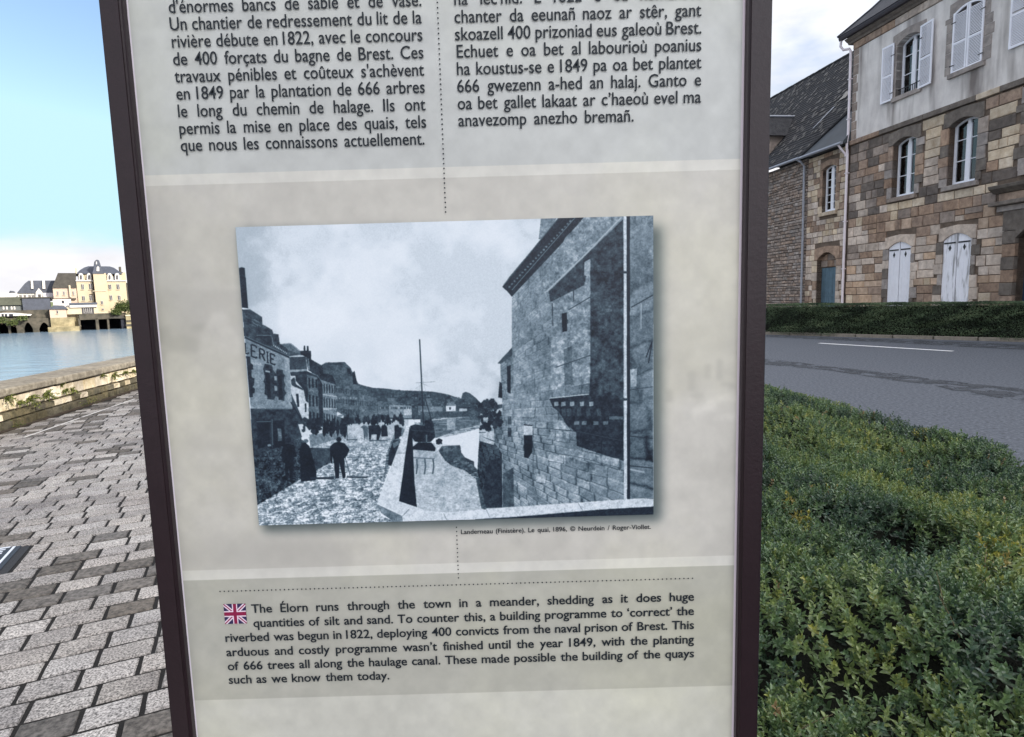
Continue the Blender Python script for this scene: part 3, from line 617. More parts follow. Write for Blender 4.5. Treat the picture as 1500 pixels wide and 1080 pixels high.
def letter(ch, x0, x1, y0, y1, sk, w=17):
    P = lambda a, b: (x0+(x1-x0)*a+b*4, y0+(y1-y0)*b+sk*a)
    st = {'E': [((0, 0), (0, 1)), ((0, 0), (1, 0)), ((0, .5), (.75, .5)), ((0, 1), (1, 1)), ((1, 0), (1, .16)), ((1, .86), (1, 1))], 'L': [((0, 0), (0, 1)), ((0, 1), (1, 1)), ((1, .84), (1, 1))],
          'R': [((0, 0), (0, 1)), ((0, 0), (.8, .02)), ((.8, .02), (1, .22)), ((1, .22), (.8, .48)), ((.8, .48), (0, .5)), ((.45, .5), (1, 1))], 'I': [((.5, 0), (.5, 1)), ((0, 0), (1, 0)), ((0, 1), (1, 1))]}[ch]
    for a, b in st: line(E_, [P(*a), P(*b)], w, .08)
letter('E', 218, 275, 190, 325, 20); letter('R', 312, 368, 232, 352, 22); letter('I', 388, 412, 272, 388, 10, 14); letter('E', 434, 482, 290, 402, 20); letter('L', 150, 182, 172, 290, 8, 13)
R(E_, [(160, 320), (205, 330), (210, 400), (240, 420), (240, 470), (220, 480), (225, 560), (255, 575), (250, 650), (232, 670), (262, 690), (255, 740), (235, 745), (240, 785), (200, 785)], .10, .15)
R(E_, [(372, 408), (455, 425), (462, 470), (480, 500), (500, 520), (505, 465), (575, 478), (578, 515), (598, 540), (585, 590), (605, 650), (590, 690), (612, 740), (595, 770), (592, 828), (528, 815), (525, 780), (490, 775), (478, 815), (400, 808), (402, 770), (368, 750), (375, 640), (355, 610), (372, 560), (352, 470)], .17, .3)
R(E_, [(380, 520), (425, 525), (440, 790), (405, 790)], .07); R(E_, [(520, 540), (560, 548), (575, 800), (540, 800)], .07)
R(E_, [(476, 545), (508, 550), (510, 600), (480, 595)], .6); R(E_, [(478, 655), (512, 660), (512, 715), (484, 715)], .6); line(E_, [(378, 490), (430, 500)], 18, .7)
R(B_, [(95, 412), (308, 415), (330, 470), (358, 560), (250, 600), (108, 660)], .17, .3); line(B_, [(95, 413), (306, 415)], 5, .42)
for x in (128, 205): R(B_, [(x, 478), (x+62, 470), (x+66, 600), (x+4, 620)], .07)
line(B_, [(205, 465), (208, 600)], 6, .35); line(B_, [(125, 480), (200, 478)], 4, .4); R(B_, [(232, 515), (252, 515), (255, 575), (236, 580)], .42, .2); blob(B_, 190, 600, 9, 6, .6)
line(B_, [(300, 380), (358, 475)], 5, .08)
# crowd and carts
for k in range(75):
    x = pr.uniform(560, 890); y = 468+pr.uniform(-14, 22)-(x-560)*.02; blob(B_, x, y, pr.uniform(3, 8), pr.uniform(8, 20), pr.uniform(.06, .2))
for k in range(30): blob(B_, pr.uniform(365, 445), pr.uniform(470, 530), pr.uniform(5, 16), pr.uniform(8, 20), pr.uniform(.07, .2))
for x in (472, 487, 505, 520, 540, 560, 575): blob(B_, x, 510+pr.uniform(-12, 12), 10, 42, .09, .2); blob(B_, x, 478+pr.uniform(-4, 8), 6, 8, .12)
line(B_, [(585, 440), (588, 575)], 3, .1); line(B_, [(585, 572), (640, 572)], 5, .25)
R(B_, [(535, 425), (570, 450), (568, 462), (535, 452)], .8, .1); blob(B_, 552, 450, 14, 6, .5)
R(B_, [(695, 500), (750, 496), (762, 520), (758, 545), (748, 575), (738, 575), (738, 545), (712, 545), (708, 572), (700, 572), (698, 540)], .12, .1)
R(B_, [(655, 508), (672, 498), (694, 505), (694, 550), (688, 575), (684, 545), (676, 578), (668, 515)], .42, .3); blob(B_, 722, 482, 16, 18, .08); line(B_, [(700, 576), (795, 576)], 5, .3)
R(B_, [(762, 505), (775, 488), (790, 505), (796, 555), (762, 556)], .1); blob(B_, 772, 490, 6, 7, .8)
# the people in front
def person(pts, v=.05): R(B_, pts, v, .05)
blob(B_, 288, 575, 15, 13, .09, .1); person([(262, 598), (290, 590), (318, 600), (332, 655), (318, 660), (316, 720), (308, 780), (296, 778), (290, 700), (284, 778), (272, 768), (270, 690), (250, 650)])
blob(B_, 370, 566, 17, 10, .88, .15); blob(B_, 378, 578, 12, 10, .4, .1); person([(352, 598), (375, 586), (396, 606), (412, 660), (432, 740), (428, 778), (352, 786), (348, 700), (346, 640)]); line(B_, [(400, 768), (520, 768)], 12, .16)
blob(B_, 545, 570, 13, 14, .08, .1); person([(500, 606), (520, 588), (545, 582), (575, 590), (600, 622), (585, 655), (572, 668), (580, 765), (566, 770), (548, 690), (546, 768), (528, 770), (520, 690), (512, 650), (512, 690), (503, 690)])
line(B_, [(578, 660), (602, 752)], 3, .2); line(B_, [(585, 762), (690, 764)], 8, .18); line(B_, [(585, 662), (680, 662)], 3, .42); blob(B_, 548, 772, 8, 4, .8)
person([(828, 500), (846, 495), (866, 515), (862, 560), (830, 570)], .1); blob(B_, 857, 500, 7, 8, .75)
person([(822, 575), (848, 572), (862, 590), (850, 640), (812, 705), (796, 700), (800, 640)], .14); R(B_, [(820, 590), (850, 575), (852, 595), (825, 615)], .5, .2); blob(B_, 862, 562, 9, 8, .85)
# boat
R(F_, [(755, 400), (800, 385), (900, 400), (975, 418), (984, 500), (945, 545), (880, 548), (800, 545), (768, 500)], .12, .25); R(F_, [(885, 360), (940, 330), (975, 380), (970, 420), (890, 410)], .14, .3)
R(F_, [(795, 365), (840, 372), (845, 392), (800, 385)], .7, .2); line(F_, [(770, 440), (970, 450)], 5, .28); line(F_, [(905, 480), (905, 620)], 12, .45)
R(F_, [(780, 590), (830, 550), (950, 552), (988, 600), (984, 632), (782, 615)], .07); R(F_, [(760, 535), (830, 548), (780, 570)], .85); R(F_, [(950, 548), (1000, 535), (1000, 560)], .85)
for x in (815, 890, 965): line(F_, [(x, 700), (x+6, 770), (x-4, 840)], 14, .34)
line(F_, [(785, 690), (980, 700)], 10, .45); blob(F_, 1018, 545, 32, 26, .08)
line(O_, [(614.6, 497), (617.5, 560), (620.5, 622)], 1.7, .12); line(F_, [(893, 150), (925, 260), (968, 410)], 8, .15); line(F_, [(805, 5), (985, -5)], 3, .5)
for a, b in (((865, -60), (790, 390)), ((866, -40), (975, 400)), ((866, 20), (800, 60)), ((866, 10), (930, 40))): line(F_, [a, b], 1.6, .55)
# parapet
R(B_, [(889, 500), (906, 505), (895, 610), (884, 650), (853, 885), (942, 915), (990, 935), (1140, 945), (1140, 1000), (870, 992), (742, 902), (746, 878), (800, 740), (850, 602)], .84, .15, .05)
R(B_, [(906, 505), (918, 535), (924, 640), (930, 780), (943, 915), (852, 885), (870, 760), (884, 650)], .07, .05)
R(B_, [(742, 903), (868, 963), (872, 1000), (840, 1000), (760, 945)], .5, .3); line(B_, [(868, 962), (905, 925)], 3, .45); line(B_, [(835, 640), (885, 640)], 2, .5); line(B_, [(742, 903), (868, 962)], 2, .4)
# big stone house on the right: masonry drawn as courses towards the vanishing point
def masonry(fr, pts, base, vp=(612, 612), dens=17., contrast=.16, seed=0, tone=0.0):
    q = np.array(fr(pts)); m = np.zeros((QH, QW)); fill(m, q, 1.0); vx, vy = T(*vp)
    X = np.arange(QW)[None, :]+.5-vx; Y = np.arange(QH)[:, None]+.5-vy; X = np.maximum(X, 8)+0*Y
    t = Y/X*dens+nm*.35; ci = np.floor(t).astype(int); u = np.log(X)*dens*.62+(ci*0.37 % 1)+((ci*7919) % 13)*.21+nm*.3; bi = np.floor(u).astype(int)
    hsh = ((ci*73856093) ^ (bi*19349663) ^ (seed*83492791)) & 1023; val = (hsh/1023-.5)
    ft, fu = t-ci, u-bi; edge = np.minimum(np.minimum(ft, 1-ft)/.10, np.minimum(fu, 1-fu)/.12); e = np.clip(edge, 0, 1)
    up = np.clip((Y+QH*.20)/(QH*.30), .45, 1.0); g = base+val*contrast*(.5+.5*up)+nf*.16+nm*.24+nx_*.22+nx2*.20+nl*.18+ng*.05; lit = (ft < .2)*.08*up; drop = (hsh % 3 == 0)
    g = g+lit-(1-e)*np.where(drop, .05, .36)*up; s = m > .5; ph[s] = g[s]
masonry(C_, [(455, 560), (520, 470), (740, 75), (1312, 60), (1314, 2000), (455, 2000)], .57)
wall_lo = [(395, -60), (466, -60), (466, 840), (400, 845)]
masonry(D_, wall_lo, .55, seed=3); masonry(C_, [(385, 960), (455, 905), (455, 1090), (390, 1090)], .52, seed=5)
R(C_, [(368, 965), (455, 870), (457, 915), (388, 968)], .25, .2); R(C_, [(425, 985), (448, 975), (448, 1150), (428, 1140)], .08)
R(D_, [(430, 290), (452, 290), (452, 340), (430, 340)], .3, .2); R(D_, [(430, 360), (452, 360), (452, 415), (430, 415)], .2, .2); R(D_, [(400, 640), (465, 600), (468, 838), (402, 842)], .30, .3)
# quay wall and ivy left of the house
masonry(D_, [(262, 408), (350, 440), (395, 500), (398, 845), (300, 848), (262, 720), (246, 630), (252, 500)], .24, seed=8)
R(D_, [(262, 408), (300, 425), (350, 445), (345, 465), (262, 440)], .75, .2); masonry(D_, [(345, 290), (396, 280), (398, 520), (350, 450)], .5, seed=11)
R(D_, [(300, 560), (395, 540), (398, 845), (300, 848), (280, 780)], .14, .25)
for k in range(60): blob(D_, 330+pr.uniform(-65, 62), 280+pr.uniform(-90, 90), pr.uniform(8, 20), pr.uniform(8, 20), pr.uniform(.07, .22))
R(D_, [(380, 80), (396, 90), (396, 180), (372, 175)], .12, .3)
# eaves
R(C_, [(618, 210), (632, 80), (728, 78), (690, 160), (650, 215)], .55, .3); R(C_, [(398, 500), (440, 440), (640, 200), (745, 78), (895, 74), (770, 225), (455, 560), (430, 530)], .10, .12)
for k in range(24): t = k/23; x = 440+(t*370); y = 500-(t*400); blob(C_, x, y, 7, 6, .45, .2)
line(C_, [(455, 520), (840, 78)], 5, .5); line(C_, [(405, 490), (740, 80)], 5, .35)
# stained light band, the recess and the bay
R(C_, [(780, 200), (900, 78), (1130, 75), (1000, 200), (860, 330), (690, 500), (600, 560)], .55, .45, .3)
line(C_, [(665, 530), (905, 300), (1120, 78)], 9, .72)
R(C_, [(678, 530), (905, 308), (1130, 90), (1134, 340), (935, 335), (900, 490), (690, 592)], .19, .45, .2)
R(C_, [(690, 592), (895, 490), (925, 335), (938, 330), (940, 905), (700, 760), (690, 650)], .56, .5, .3)
for pts in ([(830, 520), (830, 590)], [(800, 640), (935, 560)], [(800, 750), (895, 715)], [(700, 600), (705, 760)], [(715, 830), (800, 770)], [(700, 985), (940, 915)], [(795, 700), (790, 900)]): line(C_, pts, 5, .15)
R(C_, [(695, 740), (940, 700), (935, 1085), (690, 1130)], .60, .5, .3); R(C_, [(770, 880), (820, 860), (825, 1090), (775, 1100)], .4, .3); line(C_, [(720, 990), (935, 915)], 5, .2)
R(C_, [(758, 662), (790, 655), (792, 770), (762, 775)], .05); R(C_, [(716, 815), (795, 770), (795, 800), (718, 845)], .6, .2)
R(C_, [(895, 350), (930, 330), (930, 440), (895, 430)], .68, .2)
R(C_, [(932, 325), (1134, 320), (1134, 1200), (932, 1170)], .20, .5, .35)
for k in range(40): x = pr.uniform(940, 1120); y = pr.uniform(340, 1080); line(C_, [(x, y), (x+pr.uniform(10, 40), y+pr.uniform(-8, 8))], 3, pr.choice([.30, .34, .08]))
R(D_, [(935, -60), (1134, -60), (1134, 190), (925, 165)], .20, .5, .35); R(D_, [(1060, 60), (1110, 80), (1110, 150), (1050, 150)], .26, .3)
R(D_, [(683, 185), (930, 158), (1134, 190), (1134, 562), (1000, 520), (850, 470), (845, 385), (790, 345), (765, 300), (740, 262), (705, 235)], .13, .3, .1)
line(D_, [(683, 180), (925, 155)], 5, .8)
for x in (712, 755, 808, 868, 925): R(D_, [(x, 203), (x+26, 200), (x+26, 226), (x, 230)], .62, .3)
for x in (755, 790, 850, 905, 970): R(D_, [(x, 245), (x+24, 242), (x+28, 285), (x+4, 290)], .27, .3)
for x in (835, 880, 950, 1010): R(D_, [(x, 320), (x+30, 320), (x+30, 342), (x, 342)], .48, .3)
R(D_, [(1045, 290), (1130, 290), (1130, 310), (1045, 308)], .4, .2); line(D_, [(850, 380), (1130, 440)], 4, .25); line(D_, [(850, 430), (1130, 480)], 3, .04); line(D_, [(1000, 440), (1000, 520)], 4, .04)
# bigger pale blocks below the bay
for pts, v in (([(705, 312), (770, 318), (815, 375), (710, 368)], .82), ([(725, 385), (808, 385), (806, 452), (722, 440)], .68), ([(665, 385), (718, 388), (718, 436), (662, 430)], .62), ([(778, 482), (965, 520), (970, 565), (778, 520)], .66),
               ([(975, 528), (1108, 548), (1112, 602), (975, 570)], .74), ([(680, 520), (770, 530), (770, 578), (672, 560)], .8), ([(780, 530), (920, 575), (918, 630), (780, 590)], .45), ([(928, 570), (1040, 600), (1035, 665), (928, 640)], .6),
               ([(595, 635), (665, 650), (660, 700), (600, 690)], .8), ([(520, 245), (595, 250), (592, 300), (518, 298)], .72), ([(1175, 5), (1215, 0), (1210, 110), (1178, 100)], .62)):
    R(D_, pts, v-.06, .5, .3, .75); line(D_, pts[1:3]+pts[3:], 2.5, .2)
R(D_, [(528, 340), (580, 345), (580, 402), (528, 402)], .78, .2); line(D_, [(528, 342), (580, 346)], 7, .08); R(D_, [(528, 405), (580, 405), (580, 505), (555, 545), (530, 540)], .05); line(D_, [(584, 340), (584, 690)], 3, .2)
line(D_, [(600, 300), (590, 1)], 2, .3)
masonry(C_, [(1170, 68), (1314, 62), (1314, 1900), (1170, 1900)], .48, vp=(560, 640), dens=9, seed=21)
line(C_, [(1180, 625), (1312, 550)], 6, .12); line(C_, [(1240, 600), (1240, 755)], 7, .7); line(C_, [(1270, 930), (1308, 830), (1285, 965)], 7, .08); R(D_, [(1172, 5), (1215, 0), (1212, 110), (1178, 112)], .66, .3)
line(D_, [(1170, 410), (1312, 425)], 5, .12); line(D_, [(1165, 590), (1312, 605)], 6, .12); line(D_, [(1170, 612), (1260, 630)], 10, .7); line(D_, [(1172, 130), (1312, 110)], 4, .2)
R(C_, [(1134, 62), (1152, 62), (1156, 2000), (1136, 2000)], .82); R(C_, [(1152, 62), (1172, 62), (1174, 2000), (1156, 2000)], .07); R(C_, [(1132, 405), (1158, 405), (1158, 418), (1132, 418)], .2); R(D_, [(1132, 180), (1160, 180), (1160, 195), (1132, 195)], .2)
# bottom coping over everything
R(D_, [(-60, 880), (0, 878), (300, 855), (460, 842), (640, 828), (850, 815), (1080, 798), (1250, 788), (1320, 795), (1320, 838), (1000, 855), (500, 898), (0, 928), (-60, 930)], .84, .2)
R(D_, [(0, 930), (500, 900), (1000, 857), (1320, 838), (1320, 920), (1200, 1000), (0, 1000)], .12, .05); line(D_, [(858, 818), (885, 862)], 3, .5); line(D_, [(40, 880), (60, 920)], 3, .5); line(D_, [(300, 858), (320, 905)], 3, .55)
lo_ = blurred(ph, 12); ph = ph*.96+lo_*.04; ph = blurred(ph, 1)*.8+ph*.2; ph = np.clip(ph*.96+.03+ng*.035+nx_*.03, .0, 1)
kx = np.array([0, .12, .35, .6, .85, 1.0])
tone = np.stack([np.interp(ph, kx, np.array(c)/255) for c in ((14, 28, 68, 128, 216, 240), (22, 38, 86, 146, 226, 246), (32, 52, 98, 158, 234, 251))], -1)
photo_im = raster_image('old_photograph', tone)
o = picture_plane('photograph_print', QU0, QU1, QZ0, QZ1, SY-.0006, .0006, image_mat('old_photograph', photo_im, .38, .35), sign, M_frame); o.location = (.068, -SY, 0)
o['label'] = 'blue toned old photograph of a quay with a sailing boat, people in the street and a stone house'
# ---- flag
fl = np.zeros((120, 150, 3)); fl[:] = hx(52, 44, 84)
def FP(pts, c): fill(fl, pts, c)
def fl_line(a, b, w, c):
    a, b = np.array(a, float), np.array(b, float); d = b-a; d /= np.linalg.norm(d); n = np.array([-d[1], d[0]])*w/2; FP([a-n, b-n, b+n, a+n], c)
W_, R_ = hx(232, 214, 226), hx(140, 32, 72)
for a, b in (((0, 0), (150, 120)), ((150, 0), (0, 120))): fl_line(a, b, 22, W_)
for a, b in (((0, 0), (150, 120)), ((150, 0), (0, 120))): fl_line(a, b, 7, R_)
FP([(0, 42), (150, 42), (150, 78), (0, 78)], W_); FP([(57, 0), (93, 0), (93, 120), (57, 120)], W_); FP([(0, 49), (150, 49), (150, 71), (0, 71)], R_); FP([(64, 0), (86, 0), (86, 120), (64, 120)], R_)
(fu0, fz1), (fu1, fz0) = pp(327.5, 885), pp(362, 913)
o = picture_plane('flag_emblem', fu0, fu1, fz0, fz1, SY-.0006, .0006, image_mat('flag_print', raster_image('flag_print', fl), .4, .35), sign, M_frame); o.location = (.068, -SY, 0)
# ---- lettering
M_ink = mat('dark_ink', lin(38, 44, 50), rough=.55, var=.05, scale=50, bump=0, spec=.25)
PX = SY/F_PX                                     # metres per photograph pixel on the sign
DIGIT = .72
def text_objects(words, size, bold):
    out = []
    for w in words:
        c = bpy.data.curves.new('t', 'FONT'); c.body = w; c.size = size; c.offset = bold; c.resolution_u = 3; o = bpy.data.objects.new('t', c); COL.objects.link(o); out.append(o)
    return out
LINES = []
def para(lines, cap_px, natural_i, bold=.005):
    size = cap_px*PX/DIGIT
    LINES.append((lines, size, natural_i, bold))
para([("d'énormes bancs de sable et de vase.", 248.3, 18.5, 617.5, 11), ("Un chantier de redressement du lit de la", 250, 44.3, 618, 36), ("rivière débute en 1822, avec le concours", 253, 70, 619, 61),
      ("de 400 forçats du bagne de Brest. Ces", 254.8, 95.5, 620.5, 87), ("travaux pénibles et coûteux s'achèvent", 257, 121, 621.5, 112), ("en 1849 par la plantation de 666 arbres", 259.5, 146, 622.5, 137.5),
      ("le long du chemin de halage. Ils ont", 262, 171.5, 623.5, 163), ("permis la mise en place des quais, tels", 264, 197, 624.5, 188), ("que nous les connaissons actuellement.", 266, 221.5, 622, 213)], 16.8, 8)
para([("ha lec'hid. E 1822 e oa komañset", 665.7, 8.3, 1026.5, -1.5), ("chanter da eeunañ naoz ar stêr, gant", 666, 34, 1026.7, 25.2), ("skoazell 400 prizoniad eus galeoù Brest.", 666.7, 59.3, 1026.7, 50.7), ("Echuet e oa bet al labourioù poanius", 669.3, 84.3, 1026.7, 76.3),
      ("ha koustus-se e 1849 pa oa bet plantet", 669.5, 109.8, 1026.7, 101.5), ("666 gwezenn a-hed an halaj. Ganto e", 670, 135, 1026.3, 127), ("oa bet gallet lakaat ar c’haeoù evel ma", 670.7, 160, 1026.2, 152), ("anavezomp anezho bremañ.", 671.7, 185.3, 927.7, 179)], 16.8, 7)
para([("The Élorn runs through the town in a meander, shedding as it does huge", 369, 896.7, 1016, 879.8), ("quantities of silt and sand. To counter this, a building programme to ‘correct’ the", 372, 917.3, 1016, 901), ("riverbed was begun in 1822, deploying 400 convicts from the naval prison of Brest. This", 331, 938.6, 1016, 921.8),
      ("arduous and costly programme wasn’t finished until the year 1849, with the planting", 332.4, 959.6, 1016, 942.8), ("of 666 trees all along the haulage canal. These made possible the building of the quays", 334.5, 980, 1016, 963.2), ("such as we know them today.", 336, 1000.6, 570.6, 994.8)], 13.7, 5, .012)
para([("Landerneau (Finistère). Le quai, 1896, © Neurdein / Roger-Viollet.", 675.4, 781.5, 953, 774.8)], 7.0, 0, .009)
hobj = text_objects(['H'], 1.0, 0)[0]; bpy.context.view_layer.update(); capr = hobj.dimensions.y; bpy.data.objects.remove(hobj); DIGIT = capr
jobs = []
for lines, size, nat, bold in LINES:
    size = size*.72/DIGIT; tot = []
    for L_ in lines:
        words = L_[0].split(' '); jobs.append((L_, words, text_objects(words, size, bold*size), lines, nat, size))
spj = [(j, text_objects([j[0][0]], j[5], j[5]*.009)[0]) for j in jobs if j[0] is j[3][j[4]]]
bpy.context.view_layer.update(); dg = bpy.context.evaluated_depsgraph_get()
SX = {}
for j, so_ in spj:
    L_ = j[0]; wid = pp(L_[3], L_[4])[0]-pp(L_[1], L_[2])[0]; SX[id(j[3])] = wid/so_.dimensions.x*.972
    bpy.data.objects.remove(so_)
for L_, words, obs, lines, nat, size in jobs:
    (ua, za), (ub, zb) = pp(L_[1], L_[2]), pp(L_[3], L_[4]); z = (za+zb)/2; sx = SX[id(lines)]; data = []
    for o in obs:
        me = bpy.data.meshes.new_from_object(o.evaluated_get(dg)); v = np.array([q.co[:] for q in me.vertices]); data.append((v, [tuple(p.vertices) for p in me.polygons])); bpy.data.meshes.remove(me); bpy.data.objects.remove(o)
    wids = [(v[:, 0].max()-v[:, 0].min())*sx for v, _ in data]; gap = (ub-ua-sum(wids))/max(1, len(wids)-1); mb = MB(); x = ua
    for (v, fs), w in zip(data, wids):
        q = np.column_stack(((v[:, 0]-v[:, 0].min())*sx+x, np.full(len(v), SY-.0012), z+v[:, 1])); mb.add(q.tolist(), [f[::-1] for f in fs]); q2 = q+np.array([size*.012, -.00005, 0]); mb.add(q2.tolist(), [f[::-1] for f in fs]); x += w+gap
    me = bpy.data.meshes.new('text_line'); me.from_pydata(mb.v, [], mb.f); me.materials.append(M_ink); o = obj('text_line', me, None, sign); o.location = (.068, -SY, 0)
def dots(p0, p1, step, r):
    mb = MB(); (ua, za), (ub, zb) = pp(*p0), pp(*p1)
    if abs(ub-ua) > abs(zb-za): za = zb = (za+zb)/2
    else: ua = ub = (ua+ub)/2
    L = math.hypot(ub-ua, zb-za); n = int(round(L/(step*PX)))
    for i in range(n+1):
        u, z = ua+(ub-ua)*i/n, za+(zb-za)*i/n; mb.add([(u+r*PX*math.cos(t), SY-.0012, z+r*PX*math.sin(t)) for t in np.linspace(0, 2*math.pi, 9)[:-1]], [tuple(range(8))])
    me = bpy.data.meshes.new('dotted_line'); me.from_pydata(mb.v, [], mb.f); me.materials.append(M_ink); o = obj('dotted_line', me, None, sign); o.location = (.068, -SY, 0)
dots((642, -3), (651.5, 311), 6.65, 1.2); dots((669, 772), (671.5, 846), 6.65, 1.1); dots((323, 866), (1014, 846.5), 6.6, 1.15)
# ================================================================ TOWN HOUSE (frame: x along street, y inwards, z up)
S_ = {}
def smat(k, a, b, ov=.16): S_[k] = mat('ashlar_'+k, lin(*a), rough=.9, rgb2=lin(*b)[:3], scale=5.5, bump=.9, bscale=30, obj_var=ov, hue=.10, weather=.5, bdist=.012); return S_[k]
smat('ochre', (226, 212, 190), (192, 172, 146)); smat('orange', (212, 188, 164), (178, 152, 130)); smat('grey', (222, 208, 194), (178, 164, 152)); smat('dark', (124, 115, 108), (92, 85, 80)); smat('brown', (182, 158, 138), (134, 114, 100)); smat('mauve', (166, 153, 143), (128, 117, 109))
SB = {k: [block_mesh('wall_block', m, i+hash(k) % 7 if False else i, .045) for i in range(3)] for k, m in S_.items()}
M_dkst = mat('dark_dressed_stone', lin(134, 126, 118), rough=.9, rgb2=lin(100, 93, 87)[:3], scale=5, bump=.8, obj_var=.12, weather=.5)
M_grst = mat('grey_dressed_stone', lin(170, 162, 156), rough=.9, rgb2=lin(128, 122, 120)[:3], scale=4, bump=.6, obj_var=.12)
M_plast = mat('grey_render', lin(222, 218, 214), rough=.95, var=.13, scale=.7, bump=.5, bscale=40, streak=(1.5, .2, .9, lin(116, 108, 104)), weather=.5, bdist=.01)
M_mort = mat('house_mortar', lin(104, 92, 82), rough=1, var=.3, scale=4, bump=.6)
M_whitew = mat('white_woodwork', lin(236, 240, 248), rough=.5, var=.04, scale=8, bump=.1)
M_shut = mat('white_shutter_paint', lin(236, 238, 246), rough=.6, var=.05, scale=3, bump=.3, bscale=60)
M_shutw = mat('worn_shutter_paint', lin(240, 242, 250), rough=.6, var=.04, scale=3, bump=.3, streak=(9, 1.5, .8, lin(128, 128, 128)))
M_iron = mat('dark_iron', lin(40, 42, 46), rough=.6, var=.2, scale=20, bump=.1)
M_curt = mat('net_curtain', lin(222, 228, 238), rough=.9, var=.08, scale=3, bump=.2, streak=(16, .3, .5, lin(170, 176, 190)))
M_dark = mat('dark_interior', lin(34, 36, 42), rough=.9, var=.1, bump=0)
M_slate = mat('roof_slate', lin(62, 66, 72), rough=.7, var=.25, scale=2.5, bump=.6, bscale=30, rgb2=lin(44, 46, 54)[:3])
M_mslate = mat('mossy_slate', lin(62, 62, 64), rough=.9, scale=5, bump=.9, bscale=16, weather=.5, rgb2=lin(34, 36, 42)[:3], bdist=.03)
M_zinc = mat('zinc', lin(150, 155, 165), rough=.5, var=.1, scale=5, bump=.1)
M_gut = mat('painted_pipe', lin(232, 224, 230), rough=.45, var=.06, scale=5, bump=.05)
M_gutd = mat('dark_gutter', lin(58, 54, 60), rough=.6, var=.15, scale=5, bump=.1)
M_bdoor = mat('blue_door_paint', lin(86, 112, 128), rough=.55, var=.2, scale=3, bump=.3, streak=(7, .6, .6, lin(66, 84, 92)))
M_ndoor = mat('navy_door_paint', lin(44, 62, 88), rough=.5, var=.15, scale=3, bump=.2)
g_ = bpy.data.materials.new('window_glass'); g_.use_nodes = True; nt = g_.node_tree; nt.nodes.clear()
a = nt.nodes.new('ShaderNodeBsdfTransparent'); a.inputs[0].default_value = (.72, .78, .82, 1); b = nt.nodes.new('ShaderNodeBsdfGlossy'); b.inputs['Roughness'].default_value = .04; mm = nt.nodes.new('ShaderNodeMixShader'); fz = nt.nodes.new('ShaderNodeFresnel'); fz.inputs[0].default_value = 1.9
oo = nt.nodes.new('ShaderNodeOutputMaterial'); nt.links.new(fz.outputs[0], mm.inputs[0]); nt.links.new(a.outputs[0], mm.inputs[1]); nt.links.new(b.outputs[0], mm.inputs[2]); nt.links.new(mm.outputs[0], oo.inputs[0])
M_glass = g_
def arc(x0, x1, z, rise, n=8): return [(x0+(x1-x0)*k/n, z+rise*math.sin(math.pi*k/n)) for k in range(n+1)]
def wall_mb(x0, x1, z0, z1, ops, y0, y1):
    """boxes leaving the openings (s0, s1, z0, zspring, rise) free, with arched heads"""
    mb = MB(); xs = sorted({x0, x1, *[o[0] for o in ops], *[o[1] for o in ops]}); xs = [x for x in xs if x0 <= x <= x1]
    for a, b in zip(xs, xs[1:]):
        c = sorted([o for o in ops if o[0] <= a+1e-6 and o[1] >= b-1e-6], key=lambda o: o[2]); z = z0
        for o in c:
            if o[2] > z: mb.box(a, b, y0, y1, z, o[2])
            top = o[3]+o[4]
            if o[4] > 0:
                top += .02; pts = arc(o[0], o[1], o[3], o[4])
                for (ax, az), (bx, bz) in zip(pts, pts[1:]): mb.prism([(ax, az), (bx, bz), (bx, top), (ax, top)], 1, y0, y1)
            z = top
        if z < z1: mb.box(a, b, y0, y1, z, z1)
    return mb
house = thing('stone_townhouse', 'tall townhouse with grey rendered top floor, brown and ochre stone below and white shutters', 'house', tuple(P0), ROT_F)
def HP(name, mb, m, bevel=0, parent=None, **k): return obj(name, mb, m, parent or house, bevel, **k)
COLX = [2.28, 4.72, 7.42, 9.9, 12.4, 14.9]; WW = 1.09
op_g = [(2.28, 3.37, .45, 3.08, .2), (4.72, 5.82, .45, 3.12, .22), (7.38, 8.75, .06, 2.95, .42), (9.9, 10.99, .45, 3.1, .2), (12.4, 13.49, .45, 3.1, .2), (14.9, 15.99, .45, 3.1, .2)]
op_1 = [(x, x+WW, 4.98, 6.98, .16) for x in COLX]
op_2 = [(x, x+WW, 8.72, 10.62, .17) for x in COLX]
HX1 = 18.0
HP('masonry_core', wall_mb(0, HX1, 0, 7.52, op_g+op_1, .03, .45), M_mort)
HP('rendered_wall', wall_mb(0, HX1, 7.72, 11.32, op_2, 0.0, .45), M_plast)
HP('gable_wall', MB().box(0, .4, .46, 9, 0, 11.9), M_plast); HP('rear_wall', MB().box(.41, HX1, 8.6, 9, 0, 11.9), M_plast); HP('gable_wall', MB().box(HX1-.4, HX1, .46, 8.59, 0, 11.9), M_plast)
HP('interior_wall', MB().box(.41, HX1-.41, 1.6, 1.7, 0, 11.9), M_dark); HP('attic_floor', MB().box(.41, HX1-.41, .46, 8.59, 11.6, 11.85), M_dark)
for z in (4.0, 7.6): HP('interior_floor', MB().box(.41, HX1-.41, .46, 1.59, z, z+.12), M_dark)
